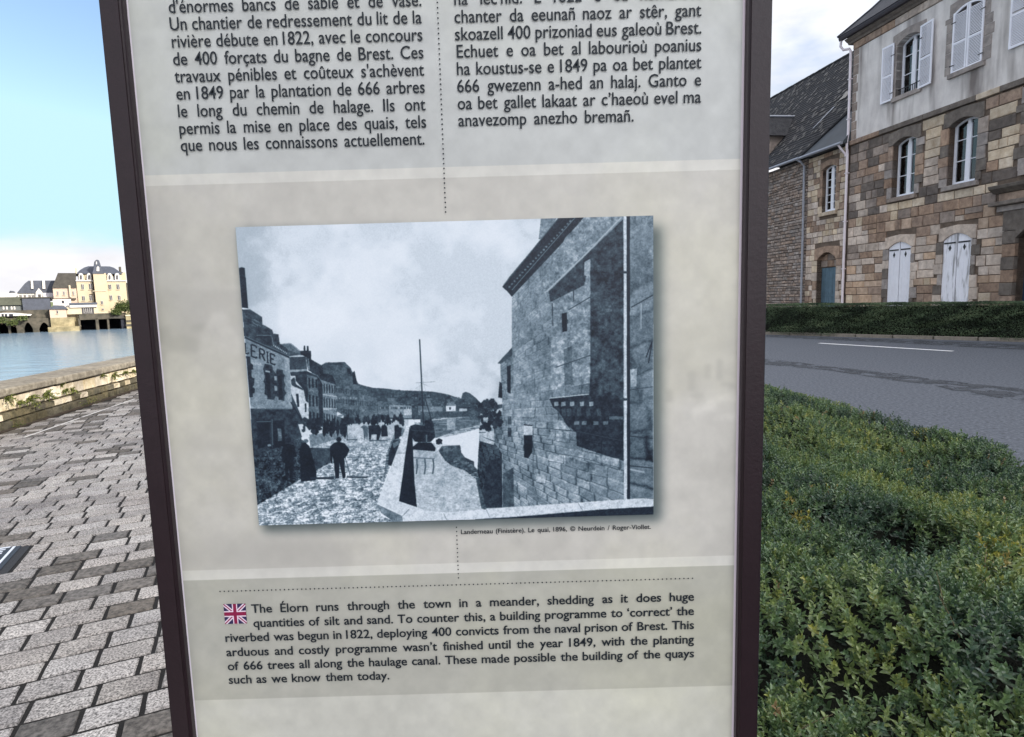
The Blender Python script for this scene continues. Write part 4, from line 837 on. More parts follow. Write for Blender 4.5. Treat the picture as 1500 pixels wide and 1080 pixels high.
# ---- dressed frames round the openings: lintel voussoir head, jamb blocks, sill
used = []
def dressing(o, m, head_h=.30, jw=.20, proud=.03, blocks=True, parent=house, seed=0, mixed=None):
    x0, x1, z0, zs, ri = o; g = random.Random(int(x0*100+z0*10)+seed); mm = lambda: (g.choice(mixed) if mixed else m)
    zt = zs+ri+head_h; pts = arc(x0, x1, zs, ri, 10); mb = MB()
    mb.prism([(x0-jw, zs-.02)]+[(x0, zs-.02)]+pts[1:-1]+[(x1, zs-.02), (x1+jw, zs-.02), (x1+jw, zt-.05), ((x0+x1)/2, zt+.02), (x0-jw, zt-.05)], 1, -proud, .3); obj('lintel', mb, mm(), parent, .006)
    used.append((x0-jw-.01, x1+jw+.01, zs-.03, zt+.02))
    for side in (0, 1):
        z = z0
        while z < zs-.05:
            h = min(g.uniform(.28, .44), zs-.03-z); h = zs-.03-z if zs-z-h < .18 else h; w = jw+(g.choice([0, .10, .16]) if blocks else 0)
            a, b = (x0-w, x0) if side == 0 else (x1, x1+w); obj('jamb_stone', MB().box(a, b, -proud*(.6+.4*g.random()), .32, z, z+h-.012), mm(), parent, .008); used.append((a-.008, b+.008, z-.006, z+h)); z += h
    obj('sill', MB().box(x0-.12, x1+.12, -proud-.07, .3, z0-.16, z0-.002), mm(), parent, .01); used.append((x0-.13, x1+.13, z0-.17, z0))
for o in op_2: dressing(o, M_grst, .26, .20, .018)
for o in op_1: dressing(o, M_dkst, .34, .2, .03, mixed=[M_dkst, M_grst, S_['mauve'], S_['brown']])
for i, o in enumerate(op_g):
    if i != 2: dressing(o, M_dkst, .26, .16, .03, mixed=[M_dkst, M_grst, S_['grey'], S_['grey']])
# ---- door surround with entablature, third bay
def door_surround():
    x0, x1 = 7.38, 8.75
    for a, b in ((x0-.42, x0), (x1, x1+.42)):
        z = 0
        for k in range(8): h = .40; HP('pilaster_block', MB().box(a, b, -.10-(.02 if k % 2 else 0), .3, z, z+h-.012), M_dkst if k % 2 else S_['brown'], .01); z += h
    pts = arc(x0, x1, 2.95, .42, 12); mb = MB(); mb.prism([(x0-.42, 3.21), (x0-.42, 3.205)]+[(x0, 3.205), (x0, 2.95)]+pts[1:-1]+[(x1, 2.95), (x1, 3.205), (x1+.42, 3.205), (x1+.42, 3.80), (x0-.42, 3.80)], 1, -.12, .3); HP('door_arch', mb, M_dkst, .008)
    HP('entablature', MB().box(x0-.62, x1+.62, -.16, .2, 3.81, 3.98), M_grst, .01); HP('entablature', MB().box(x0-.78, x1+.78, -.34, .2, 3.99, 4.12), M_dkst, .02); HP('entablature', MB().box(x0-.55, x1+.55, -.18, .2, 4.13, 4.36), S_['brown'], .01)
    HP('cornice_hood', MB().prism([(.2, 4.37), (-.22, 4.37), (-.42, 4.50), (-.46, 4.60), (.2, 4.66)], 0, x0-.70, x1+.70), M_dkst, .01)
    HP('door_leaf', MB().box(x0, x1, .30, .36, .06, 2.48), M_ndoor); mb = MB()
    for a in (x0+.10, x0+.76):
        for z in (.25, 1.2): mb.box(a, a+.5, .285, .30, z, z+(.8 if z < 1 else 1.1))
    HP('door_panel', mb, M_ndoor, .012); HP('transom', MB().box(x0, x1, .22, .38, 2.49, 2.60), M_dkst, .01); HP('fanlight', MB().box(x0, x1, .34, .36, 2.61, 3.4), M_glass); HP('fanlight_bars', MB().box(x0+.42, x0+.46, .31, .335, 2.61, 3.3).box(x0+.9, x0+.94, .31, .335, 2.61, 3.3), M_ndoor)
    HP('doorstep', MB().box(x0-.5, x1+.5, -.5, .3, 0, .10), M_grst, .02)
    used.append((x0-.80, x1+.80, 3.80, 4.67)); used.append((x0-.44, x1+.44, 0, 3.82))
door_surround()
# ---- wall blocks of the lower two storeys, one by one
holes = [(o[0], o[1], o[2], o[3]+o[4]) for o in op_g+op_1]+used
def free_intervals(x0, x1, z0, z1):
    cut = sorted([(h[0], h[1]) for h in holes if h[2] < z1-.03 and h[3] > z0+.03 and h[1] > x0 and h[0] < x1]); out = []; x = x0
    for a, b in cut:
        if a > x+.02: out.append((x, a))
        x = max(x, b)
    if x < x1-.02: out.append((x, x1))
    return out
fld = Field(77); gr = random.Random(31)
def stone_kind(s, z):
    n = float(fld(s, z*1.4, .8)); r = gr.random()
    if z < 1.9: return 'orange' if r < .72 else ('brown' if r < .9 else 'ochre')
    if z < 3.95: return ('grey' if r < .56 else 'mauve' if r < .66 else 'brown' if r < .84 else 'orange') if s < 7 else ('grey' if r < .5 else 'brown')
    if z < 4.45: return 'brown' if r < .65 else ('mauve' if r < .8 else 'ochre')
    if s < 2.2 and z > 4.4: return ('mauve' if r < .5 else 'dark' if r < .78 else 'brown' if r < .92 else 'grey')
    if n > .58 and z > 5.0: return 'dark' if r < .36 else 'brown' if r < .56 else 'ochre'
    return 'ochre' if r < .68 else ('grey' if r < .78 else 'brown' if r < .90 else 'dark')
SRAW = {k: [raw(x) for x in v] for k, v in SB.items()}
blocks = []; z = 0.02
zband0 = 7.50
while z < zband0-.1:
    h = gr.choice([.26, .30, .33, .36, .40]); h = zband0-z if zband0-z-h < .22 else h
    for a, b in free_intervals(0.0, HX1, z, z+h):
        x = a
        while x < b-.02:
            L = gr.uniform(.28, .74); L = b-x if b-x-L < .25 else L
            if L > .07:
                if h > .36 and gr.random() < .10: blocks += [(x, L, z, h*.48), (x, L, z+h*.48, h*.52)]
                else: blocks.append((x, L, z, h))
            x += L
    z += h
vis = [b for b in blocks if b[0] < 8.2 and b[2]+b[3] > .9]; others = [b for b in blocks if not (b[0] < 8.2 and b[2]+b[3] > .9)]
vis.sort(key=lambda b: -b[1]*b[3]); others += vis[300:]; vis = vis[:300]
for x, L, z_, h in vis:
    inst('wall_block', gr.choice(SB[stone_kind(x+L/2, z_+h/2)]), house, (x+L/2, .045+gr.uniform(-.010, .012), z_+h/2), (L-.022, .09, h-.022))
byk = {}
for x, L, z_, h in others: byk.setdefault(stone_kind(x+L/2, z_+h/2), []).append((gr.randrange(3), (x+L/2, .045+gr.uniform(-.01, .012), z_+h/2), (L-.022, .09, h-.022), 0.0))
for k, it in byk.items(): joined('further_blocks', it, dict(enumerate(SRAW[k])), island_mat(S_[k], 'ashlar_far_'+k), house)
# band course between stone and render
x = 0.0; gb = random.Random(8)
while x < HX1:
    L = min(gb.uniform(.7, 1.3), HX1-x); k = gb.random(); HP('band_stone', MB().box(x+.004, x+L-.006, -.075, .4, 7.53, 7.71), M_dkst if k < .6 else (S_['ochre'] if x > 3 else S_['brown']), .012); x += L
# corner quoins of the rendered wall (purplish stone left bare at the pipe side)
z = 7.74
while z < 11.2:
    h = gb.uniform(.32, .42); w = gb.choice([.22, .30]); HP('quoin_stone', MB().box(.002, w, -.004-.008*gb.random(), .1, z, z+h-.012), S_['mauve'], .008); z += h
# frieze of pale blocks under the eaves and moulded cornice
x = 0.0
while x < HX1:
    L = min(gb.uniform(.55, .85), HX1-x); HP('frieze_stone', MB().box(x+.004, x+L-.008, -.045-.01*gb.random(), .44, 11.34, 11.60), S_['grey'] if gb.random() < .6 else S_['brown'], .012); x += L
HP('cornice', MB().prism([(.44, 11.61), (-.10, 11.61), (-.14, 11.68), (-.22, 11.72), (-.30, 11.80), (.44, 11.80)], 0, -.22, HX1), M_dkst, .004)
HP('fascia', MB().prism([(-.31, 11.80), (-.42, 11.80), (-.46, 11.90), (-.44, 11.98), (-.31, 11.98)], 0, -.38, HX1+.3), M_gutd, .01)
# roof: hipped at the corner, slightly bell-cast eaves
RZ, RY = 16.9, 4.5
rf = MB(); e0, e1, ey0, ey1, ez = -.42, HX1+.35, -.47, 9.45, 11.97
bz, bi = 12.75, .85
A1 = [(e0, ey0, ez), (e1, ey0, ez), (e1, ey1, ez), (e0, ey1, ez)]; B1 = [(e0+bi, ey0+bi, bz), (e1-bi, ey0+bi, bz), (e1-bi, ey1-bi, bz), (e0+bi, ey1-bi, bz)]; R1 = [(3.7, RY, RZ), (HX1-3.7, RY, RZ)]
rf.add(A1+B1+R1, [(0, 1, 5, 4), (1, 2, 6, 5), (2, 3, 7, 6), (3, 0, 4, 7), (4, 5, 9, 8), (5, 6, 9), (6, 7, 8, 9), (7, 4, 8), (3, 2, 1, 0)])
roof = HP('roof', rf, M_slate)
obj('ridge_cap', MB().tube([(3.7, RY, RZ+.02), (HX1-3.7, RY, RZ+.02)], .09, 8), M_zinc, roof); obj('hip_cap', MB().tube([(3.7, RY, RZ+.01), (e0+bi, ey0+bi, bz+.01), (e0, ey0, ez+.01)], .05, 8), M_slate, roof)
ch = HP('chimney', MB().box(9, 10.6, 4.0, 5.0, 15.5, 18.4), M_grst, .03, parent=roof)
# rain pipe with swan neck at the corner
HP('downpipe', MB().tube([(-.32, -.36, 11.82), (-.38, -.34, 11.62), (-.30, -.26, 11.45), (-.10, -.14, 11.42), (-.06, -.10, 11.30), (-.06, -.09, 8), (-.06, -.13, 7.75), (-.06, -.13, 7.45), (-.06, -.09, 7.2), (-.06, -.09, 4), (-.06, -.09, .1)], .052, 10), M_gut)
for z in (10.2, 8.6, 6.4, 4.4, 2.4): HP('pipe_bracket', MB().box(-.125, .01, -.155, -.02, z, z+.035), M_gut)
# ---- casement windows
def casement(o, parent=house, curtains=True, rec=.25, muntins=2, tilt=0):
    x0, x1, z0, zs, ri = o; w = .055; y = rec; mid = (x0+x1)/2; mb = MB()
    mb.box(x0, x0+w, y, y+.06, z0, zs+.02); mb.box(x1-w, x1, y, y+.06, z0, zs+.02); mb.box(x0+w, x1-w, y, y+.06, z0, z0+.07)
    pts = arc(x0, x1, zs, ri, 8); ins = arc(x0+w, x1-w, zs-.04, ri-.02, 8)
    for (a, b), (c, d) in zip(zip(pts, ins), list(zip(pts, ins))[1:]): mb.prism([b, d, c, a], 1, y, y+.06)
    f = obj('window', mb, M_whitew, parent)
    mb = MB().box(mid-.055, mid+.055, y-.012, y+.05, z0+.07, zs+ri-.05)
    for a, b in ((x0+w, mid-.055), (mid+.055, x1-w)):
        mb.box(a, a+.035, y-.008, y+.05, z0+.07, zs-.02); mb.box(b-.035, b, y-.008, y+.05, z0+.07, zs-.02); mb.box(a+.035, b-.035, y-.008, y+.05, z0+.07, z0+.12)
    obj('casement', mb, M_whitew, f); mb = MB()
    for a, b in ((x0+w+.035, mid-.09), (mid+.09, x1-w-.035)):
        for k in range(1, muntins+1): z = z0+.1+(zs+ri*.5-z0)*k/(muntins+1); mb.box(a, b, y+.0, y+.03, z, z+.025)
    obj('glazing_bar', mb, M_whitew, f)
    obj('pane', MB().box(x0+w, x1-w, y+.035, y+.04, z0+.07, zs+ri*.8), M_glass, f)
    if curtains:
        for a, b in ((x0+w+.0, mid-.12), (mid+.05, x1-w)) if curtains is True else (((mid-.14, mid-.05), (mid+.06, x1-w)) if curtains == 2 else ((mid-.2, x1-w),)):
            n = 14; vs = []
            for k in range(n+1):
                t = k/n; X = a+(b-a)*t; Y = y+.12+.018*math.sin(t*26+x0); vs += [(X, Y, z0+.05), (X, Y, zs+ri*.4)]
            obj('curtain', MB().add(vs, [(2*k, 2*k+2, 2*k+3, 2*k+1) for k in range(n)]), M_curt, f)
    obj('sill_board', MB().box(x0-.02, x1+.02, y-.10, y+.0, z0-.001, z0+.035), M_whitew, f)
    return f
for i, o in enumerate(op_1): casement(o, curtains=3 if i % 2 else 2)
for i, o in enumerate(op_2):
    if i != 1: casement(o, curtains=2)
# ---- louvred shutters of the top floor
def louvre(name, x0, x1, z0, z1, yf, hinge=None, ang=0, m=M_shut, rails=(.46,), arch_r=0, arch_side=0):
    """leaf in its own frame with the hinge at x=0; ang opens it outwards"""
    W = x1-x0; H = z1-z0; fr = .055; mb = MB(); hz = lambda t: H+arch_r*(math.sin(math.pi*(t/2 if arch_side > 0 else .5+t/2))-1 if arch_r else 0)
    mb.box(0, fr, -.02, .02, 0, hz(0) if arch_r else H); mb.box(W-fr, W, -.02, .02, 0, hz(1) if arch_r else H); mb.box(fr, W-fr, -.02, .02, 0, .08)
    n = 6
    for k in range(n): a, b = k/n, (k+1)/n; mb.prism([(fr+(W-2*fr)*a, hz(a)-.07), (fr+(W-2*fr)*b, hz(b)-.07), (fr+(W-2*fr)*b, hz(b)), (fr+(W-2*fr)*a, hz(a))], 1, -.02, .02)
    for r_ in rails: mb.box(fr, W-fr, -.02, .02, H*r_-.035, H*r_+.035)
    f = obj(name, mb, m, house)
    sl = MB(); z = .10; top = min(hz(0), hz(1)) if arch_r else H
    while z < top-.09:
        if not any(abs(z-H*r_) < .06 for r_ in rails): sl.add([(fr, -.014, z), (W-fr, -.014, z), (W-fr, .014, z+.034), (fr, .014, z+.034), (fr, -.014, z+.009), (W-fr, -.014, z+.009), (W-fr, .014, z+.043), (fr, .014, z+.043)], [(0, 1, 2, 3), (7, 6, 5, 4), (0, 4, 5, 1), (3, 2, 6, 7)])
        z += .046
    s_ = obj('louvre_slats', sl, m, f); s_['kind'] = 'stuff'
    for zh_ in (.25, H-.45): obj('strap_hinge', MB().box(-.06, .12, -.028, -.021, zh_, zh_+.03), M_iron, f)
    return f
def place(f, x, y, z, rz=0, mirror=False):
    f.location = (x, y, z); f.rotation_euler = (0, 0, rz); f.scale = (-1 if mirror else 1, 1, 1)
# first bay: open leaves, left one folded back on the wall, right one too
f = louvre('shutter', 0, .545, 8.68, 10.76, 0); place(f, 2.20, -.06, 8.66, math.radians(3), True); f['label'] = 'left shutter leaf folded back against the wall'
f = louvre('shutter', 0, .60, 8.66, 10.82, 0); place(f, 3.40, -.07, 8.66, math.radians(-6))
f['label'] = 'right shutter leaf folded back against the wall'
# second bay: closed pair
f = louvre('shutter', 0, .55, 8.70, 10.78, 0, arch_r=.13, arch_side=1); place(f, 4.70, -.03, 8.70)
f = louvre('shutter', 0, .55, 8.70, 10.78, 0, arch_r=.13, arch_side=1); place(f, 5.82, -.03, 8.70, 0, True)
# third bay: open leaf seen at the frame edge
f = louvre('shutter', 0, .60, 8.7, 10.8, 0); place(f, 7.34, -.05, 8.70, math.radians(2), True)
f = louvre('shutter', 0, .60, 8.7, 10.8, 0); place(f, 8.60, -.05, 8.70, math.radians(-2))
for X in COLX[3:]:
    f = louvre('shutter', 0, .545, 8.7, 10.8, 0); place(f, X+.001, -.03, 8.70); f = louvre('shutter', 0, .545, 8.7, 10.8, 0); place(f, X+WW, -.03, 8.70, 0, True)
# window box rail at the first bay
mb = MB().box(2.30, 3.36, .10, .13, 8.98, 9.01)
for k in range(12): mb.box(2.33+k*.088, 2.345+k*.088, .108, .122, 8.73, 8.98)
HP('window_rail', mb, M_iron)
# ---- solid plank shutters of the ground floor
def plank_leaf(x0, x1, z0, zl, zr, m, seed):
    g = random.Random(seed); root = None; n = 4; W = (x1-x0)/n
    f = obj('shutter', MB().box(x0+.02, x1-.02, .055, .07, z0+.02, min(zl, zr)-.03), m, house)
    top = lambda t: zl+(zr-zl)*(math.sin(math.pi/2*t) if zr > zl else 1-math.cos(math.pi/2*(1-t)) if False else 0)+(0 if zr > zl else (zr-zl)*(1-math.cos(math.pi/2*t)))
    for k in range(n):
        a, b = x0+W*k, x0+W*(k+1); ta, tb = k/n, (k+1)/n
        obj('plank', MB().prism([(a+.002, z0), (b-.002, z0), (b-.002, top(tb)), (a+.002, top(ta))], 1, .022+g.uniform(0, .003), .054), m, f, .003)
    cx = (x0+x1)/2; zz = z0+(max(zl, zr)-z0)*.83
    obj('diamond_cutout', MB().prism([(cx, zz-.11), (cx+.055, zz), (cx, zz+.11), (cx-.055, zz)], 1, .016, .021), M_iron, f)
    for z in (z0+.42, min(zl, zr)-.12): obj('strap_hinge', MB().box(x0+.03, x1-.05, .010, .021, z, z+.05), M_iron, f)
    return f
for o in (op_g[0], op_g[1]):
    m = M_shut if o is op_g[0] else M_shutw; mid = (o[0]+o[1])/2; zt = o[3]+o[4]
    f = plank_leaf(o[0]+.01, mid-.012, o[2], o[3], zt, m, 1); 
    f = plank_leaf(mid+.012, o[1]-.01, o[2], zt, o[3], m, 2)
    f['label'] = 'white plank shutter leaf with diamond cut-out'
for o in op_g[3:]:
    mid = (o[0]+o[1])/2; zt = o[3]+o[4]; plank_leaf(o[0]+.01, mid-.012, o[2], o[3], zt, M_shut, 3); plank_leaf(mid+.012, o[1]-.01, o[2], zt, o[3], M_shut, 4)
# further terrace along the street, behind the camera's shoulder: it throws the long shade over road and paving
ter = thing('terrace_house', 'plain grey rendered terrace of the same height further along the street', 'house', tuple(fw(18.45, 0)), ROT_F)
opt = [(1.3+2.6*k, 2.4+2.6*k, zz, zz+2.0, .0) for k in range(11) for zz in (.9, 5.0, 8.7)]
obj('wall', wall_mb(0, 30, 0, 11.9, opt, 0, .45), M_plast, ter); obj('side_wall', MB().box(0, 30, .46, 9, 0, .2).box(0, .4, .46, 9, .2, 11.9).box(29.6, 30, .46, 9, .2, 11.9).box(.41, 29.59, 8.6, 9, .2, 11.9), M_plast, ter)
for o in opt:
    mb = MB().box(o[0], o[0]+.06, .2, .26, o[2], o[3]).box(o[1]-.06, o[1], .2, .26, o[2], o[3]).box(o[0]+.5, o[0]+.6, .2, .26, o[2], o[3]).box(o[0]+.06, o[0]+.5, .2, .26, o[2], o[2]+.07); f = obj('window', mb, M_whitew, ter); obj('pane', MB().box(o[0]+.06, o[1]-.06, .27, .275, o[2], o[3]), M_glass, f)
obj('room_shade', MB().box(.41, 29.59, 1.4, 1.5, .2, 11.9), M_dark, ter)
obj('roof', MB().add([(-.1, -.4, 11.9), (30.2, -.4, 11.9), (30.2, 9.4, 11.9), (-.1, 9.4, 11.9), (-.1, 4.5, 16.9), (30.2, 4.5, 16.9)], [(0, 1, 5, 4), (2, 3, 4, 5), (1, 2, 5), (3, 0, 4), (3, 2, 1, 0)]), M_slate, ter)

# ================================================================ ANNEXE and RUBBLE HOUSE
AX0, AX1 = -2.72, -.16
EZ = 7.72; slope = (13.6-EZ)/5.2               # roof plane of both houses
annex = thing('stone_annexe', 'narrow honey coloured stone house with a tall white window above a faded blue door', 'house', tuple(P0), ROT_F)
op_a = [(-1.72, -.83, 5.0, 6.90, .12), (-1.93, -.64, .06, 2.92, .30)]
obj('masonry_core', wall_mb(AX0, AX1, 0, EZ-.12, op_a, .03, .45), M_mort, annex)
obj('infill', MB().box(AX1, -.005, .08, .45, 0, EZ-.12), M_mort, annex)
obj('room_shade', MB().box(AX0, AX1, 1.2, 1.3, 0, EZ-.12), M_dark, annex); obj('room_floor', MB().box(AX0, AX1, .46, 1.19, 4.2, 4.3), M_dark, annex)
n_used = len(used)
dressing(op_a[0], S_['brown'], .22, .14, .012, parent=annex, mixed=[S_['ochre'], S_['brown'], S_['brown']])
dressing(op_a[1], S_['brown'], .26, .17, .012, parent=annex, mixed=[S_['ochre'], S_['brown'], S_['grey']])
holes = [(o[0], o[1], o[2], o[3]+o[4]) for o in op_a]+used[n_used:]
z = .02; bl = []; ga = random.Random(19)
while z < EZ-.2:
    h = ga.uniform(.21, .30); h = EZ-.13-z if EZ-.13-z-h < .15 else h
    for a, b in free_intervals(AX0, AX1, z, z+h):
        x = a
        while x < b-.02:
            L = ga.uniform(.22, .52); L = b-x if b-x-L < .16 else L
            if L > .05: bl.append((x, L, z, h))
            x += L
    z += h
bl.sort(key=lambda b: b[2]+b[3] < .9)
for i, (x, L, z_, h) in enumerate(bl):
    k = ga.choices(['ochre', 'brown', 'grey', 'mauve'], [.50, .28, .16, .06])[0] if z_ > 4.0 or z_ < 1.3 else ga.choices(['grey', 'ochre', 'brown', 'mauve'], [.5, .15, .25, .1])[0]
    if i < 300: inst('wall_block', ga.choice(SB[k]), annex, (x+L/2, .04+ga.uniform(-.012, .012), z_+h/2), (L-.02, .08, h-.02))
f = casement(op_a[0], parent=annex, curtains=3, rec=.2, muntins=5)
x0, x1 = -1.93, -.64
dl = obj('door', MB().box(x0+.02, x1-.02, .27, .31, .07, 2.54), M_bdoor, annex); mb = MB()
for k in range(5): mb.box(x0+.04+k*.25, x0+.275+k*.25, .258, .2699, .09, 2.52)
obj('door_plank', mb, M_bdoor, dl); obj('door_rail', MB().box(x0+.04, x1-.04, .245, .2579, 1.25, 1.33).box(x0+.04, x1-.04, .245, .2579, .5, .58), M_bdoor, dl)
obj('tympanum', MB().box(x0, x1, .24, .36, 2.56, 3.24), M_mort, annex)
for k in range(3):
    for j in range(2): obj('tympanum_stone', MB().box(x0+.02+k*.43, x0+.43+k*.43, .22, .25, 2.58+j*.30, 2.86+j*.30), S_['brown'] if (k+j) % 2 else S_['mauve'], annex, .02)
def roof_pt(x, y, lift=0): return (x, y, EZ+(y+.35)*slope+lift)
ar = obj('roof', MB().add([roof_pt(AX0-.0, -.35), roof_pt(-.015, -.35), roof_pt(-.015, 2.9), (AX0, -.35, EZ-.08), (-.015, -.35, EZ-.08), (-.015, 2.9, EZ-.1)], [(0, 1, 2), (5, 4, 3), (0, 3, 4, 1), (1, 4, 5, 2), (2, 5, 3, 0)]), mat('smooth_slate', lin(70, 76, 82), rough=.6, var=.12, scale=2, bump=.3, bscale=25), annex)
obj('gutter', MB().prism([(-.35, EZ-.02), (-.47, EZ-.02), (-.50, EZ-.09), (-.44, EZ-.14), (-.37, EZ-.12)], 0, AX0-.05, -.02), M_zinc, annex)
obj('downpipe', MB().tube([(-.2, -.42, EZ-.12), (-.18, -.30, EZ-.30), (-.15, -.12, EZ-.5), (-.15, -.1, EZ-.6)], .045, 8), M_gut, annex)
rub = thing('rubble_stone_house', 'long low house of rough grey rubble under a steep mossy slate roof', 'house', tuple(P0), ROT_F)
RX0 = -17.0; RH = EZ-.10
obj('rubble_core', MB().box(RX0, AX0-.01, .04, .5, 0, RH), mat('rubble_mortar', lin(98, 92, 88), rough=1, var=.3, scale=5, bump=.7), rub)
obj('gable_wall', MB().box(RX0, RX0+.4, .51, 10, 0, RH), MATS['rubble_mortar'], rub); obj('rear_wall', MB().box(RX0+.41, -.42, 9.6, 10, 0, RH), MATS['rubble_mortar'], rub)
M_rub = mat('rubble_stone', lin(176, 162, 152), rough=.95, rgb2=lin(112, 102, 96)[:3], scale=6, bump=.8, obj_var=.30, hue=.4, bdist=.02); rbm = [block_mesh('rubble_stone', M_rub, i+40, .12) for i in range(5)]; RR = dict(enumerate(raw(m) for m in rbm))
it = []; z = 0.0; ncount = 0; cand = []
while z < RH-.06:
    h = ga.uniform(.10, .19); x = RX0
    while x < AX0-.05:
        L = min(ga.uniform(.14, .48), AX0-.02-x); hh = h*ga.uniform(.75, 1.0); cand.append((x, L, z+ga.uniform(0, h-hh), hh)); x += L
    z += h
near = sorted([c for c in cand if c[0] > -6.0 and c[2] > .9], key=lambda c: -c[1]*c[3])[:300]; ns = set(near)
for x, L, z_, hh in near: inst('rubble_stone', ga.choice(rbm), rub, (x+L/2, .05+ga.uniform(-.02, .015), z_+hh/2), (L-.02, .10, hh-.014))
joined('small_rubble', [(ga.randrange(5), (x+L/2, .05+ga.uniform(-.02, .015), z_+hh/2), (L-.02, .10, hh-.014), 0) for x, L, z_, hh in cand if (x, L, z_, hh) not in ns and x < AX0-.02], RR, island_mat(M_rub, 'rubble_far'), rub)
# main mossy roof: slate courses as real steps
ry = 4.9; rzl, rzr = 13.55, 13.25                  # the ridge sags a little towards the townhouse
mroof = MB(); nrow = 40
y0r, y1r = -.35, 5.1
tri = lambda t: (-.012 if False else 0)
for k in range(nrow):
    ta, tb = k/nrow, (k+1)/nrow; ya, yb = y0r+(y1r-y0r)*ta, y0r+(y1r-y0r)*tb
    za, zb = EZ+(ya+.35)*slope, EZ+(yb+.35)*slope
    right = lambda y: (AX0+(min(y, 2.9)+.35)/(3.25)*(-.02-AX0)) if y < 2.9 else -.02
    xr = right(ya); xr2 = right(yb)
    mroof.add([(RX0-.3, ya, za+.09), (xr, ya, za+.09), (xr2, yb, zb+.055), (RX0-.3, yb, zb+.055), (RX0-.3, ya, za+.02), (xr, ya, za+.02), (xr2, yb, zb+.0)], [(0, 1, 2, 3), (0, 4, 5, 1), (1, 5, 6, 2)])
mroof.add([(RX0-.3, y1r, EZ+(y1r+.35)*slope+.05), (-.02, y1r, EZ+(y1r+.35)*slope+.05), (-.43, 10.4, EZ), (RX0-.3, 10.4, EZ)], [(0, 1, 2, 3)])
rr_ = obj('roof', mroof, M_mslate, rub)
obj('verge', MB().tube([roof_pt(AX0, -.35, .06), roof_pt(-.06, 2.9, .06)], .06, 6), M_mslate, rr_)
gl = random.Random(3)
for k in range(34): obj('ridge_tile', MB().tube([(RX0+k*.5, y1r, EZ+(y1r+.35)*slope+.06+gl.uniform(-.015, .015)), (RX0+k*.5+.48, y1r, EZ+(y1r+.35)*slope+.07)], .09, 6), M_mslate, rr_)
ms = MB()                                          # loose raised slates, paler than the roof
for k in range(900):
    x = gl.uniform(RX0, -.2); y = gl.uniform(-.3, 5.0)
    if y < 2.9 and x > AX0+(y+.35)/3.25*(-.02-AX0)-.15: continue
    z = EZ+(y+.35)*slope+.10+gl.uniform(0, .02); w = gl.uniform(.10, .2); d = .14; ms.add([(x, y, z), (x+w, y, z+gl.uniform(-.01, .02)), (x+w, y+d, z+d*slope-.01), (x, y+d, z+d*slope-.01)], [(0, 1, 2, 3)])
o = obj('raised_slates', ms, mat('pale_slate', lin(92, 91, 90), rough=.8, var=.4, scale=6, bump=.5), rr_); o['kind'] = 'stuff'
obj('gutter', MB().prism([(-.35, EZ+.0), (-.47, EZ+.0), (-.50, EZ-.07), (-.44, EZ-.12), (-.37, EZ-.10)], 0, RX0-.3, AX0-.10), M_zinc, rub)
obj('downpipe', MB().tube([(AX0-.25, -.42, EZ-.10), (AX0-.12, -.30, EZ-.22), (AX0-.12, -.12, EZ-.42), (AX0-.12, -.1, 4), (AX0-.12, -.1, .1)], .05, 8), M_zinc, rub)
# dormer with hipped roof, partly behind the sign
dm = obj('dormer', MB().box(-8.5, -6.55, .35, 2.3, EZ+.75, EZ+1.95), S_['mauve'], rub)
obj('dormer_roof', MB().add([(-8.8, .12, EZ+1.9), (-6.3, .12, EZ+1.9), (-6.3, 1.6, EZ+1.9), (-8.8, 1.6, EZ+1.9), (-7.4, .8, EZ+3.15), (-7.4, 2.55, EZ+3.15)], [(0, 1, 4), (1, 2, 5, 4), (3, 0, 4, 5)]), M_mslate, dm)
obj('hip_flashing', MB().tube([(-7.4, .8, EZ+3.19), (-7.4, 2.5, EZ+3.21)], .055, 6), M_zinc, dm)
wd = obj('dormer_window', MB().box(-8.0, -7.1, .30, .349, EZ+.95, EZ+1.8), M_whitew, dm)
fl_ = obj('lead_flashing', MB().add([roof_pt(-3.75, .9, .13), roof_pt(-3.68, .9, .13), roof_pt(-3.25, 1.7, .13), roof_pt(-3.4, 1.7, .13)], [(0, 1, 2, 3)]), M_zinc, rr_)
obj('roof_light', MB().add([roof_pt(-3.3, 1.95, .14), roof_pt(-2.9, 1.95, .14), roof_pt(-2.9, 2.3, .14), roof_pt(-3.3, 2.3, .14)], [(0, 1, 2, 3)]), M_glass, rr_)
# ================================================================ FAR BANK, some 180 m off
FY = 183.0
TH = math.radians(36.5)                            # the far bank faces the viewer: its own frame, turned about the vertical
_ct, _st = math.cos(TH), math.sin(TH)
def fl_world(x, y, z=0): return (x*_ct-y*_st, x*_st+y*_ct, z)
def on_far(x, y, Y):
    d = ray(x, y); dx, dy = d[0]*_ct+d[1]*_st, -d[0]*_st+d[1]*_ct; t = Y/dy; return dx*t, EYE+d[2]*t
LOC = {}
M_cream = mat('cream_facade', lin(160, 147, 124), rough=.9, var=.07, scale=.5, bump=.2)
M_cream2 = mat('pale_cream_facade', lin(172, 160, 136), rough=.9, var=.07, scale=.5, bump=.2)
M_pinkw = mat('pinkish_render', lin(168, 148, 132), rough=.9, var=.08, scale=.6, bump=.2)
M_wwall = mat('white_render', lin(180, 176, 170), rough=.9, var=.06, scale=.5, bump=.2)
M_fslate = mat('far_slate', lin(58, 62, 72), rough=.7, var=.2, scale=1.2, bump=.3)
M_fslate2 = mat('far_brown_slate', lin(56, 53, 48), rough=.8, var=.3, scale=1.2, bump=.3)
M_fwin = mat('far_window', lin(60, 58, 60), rough=.3, var=.1, scale=1, bump=0)
M_fdark = mat('archway_dark', lin(36, 38, 46), rough=1, var=.2, scale=.6, bump=.2)
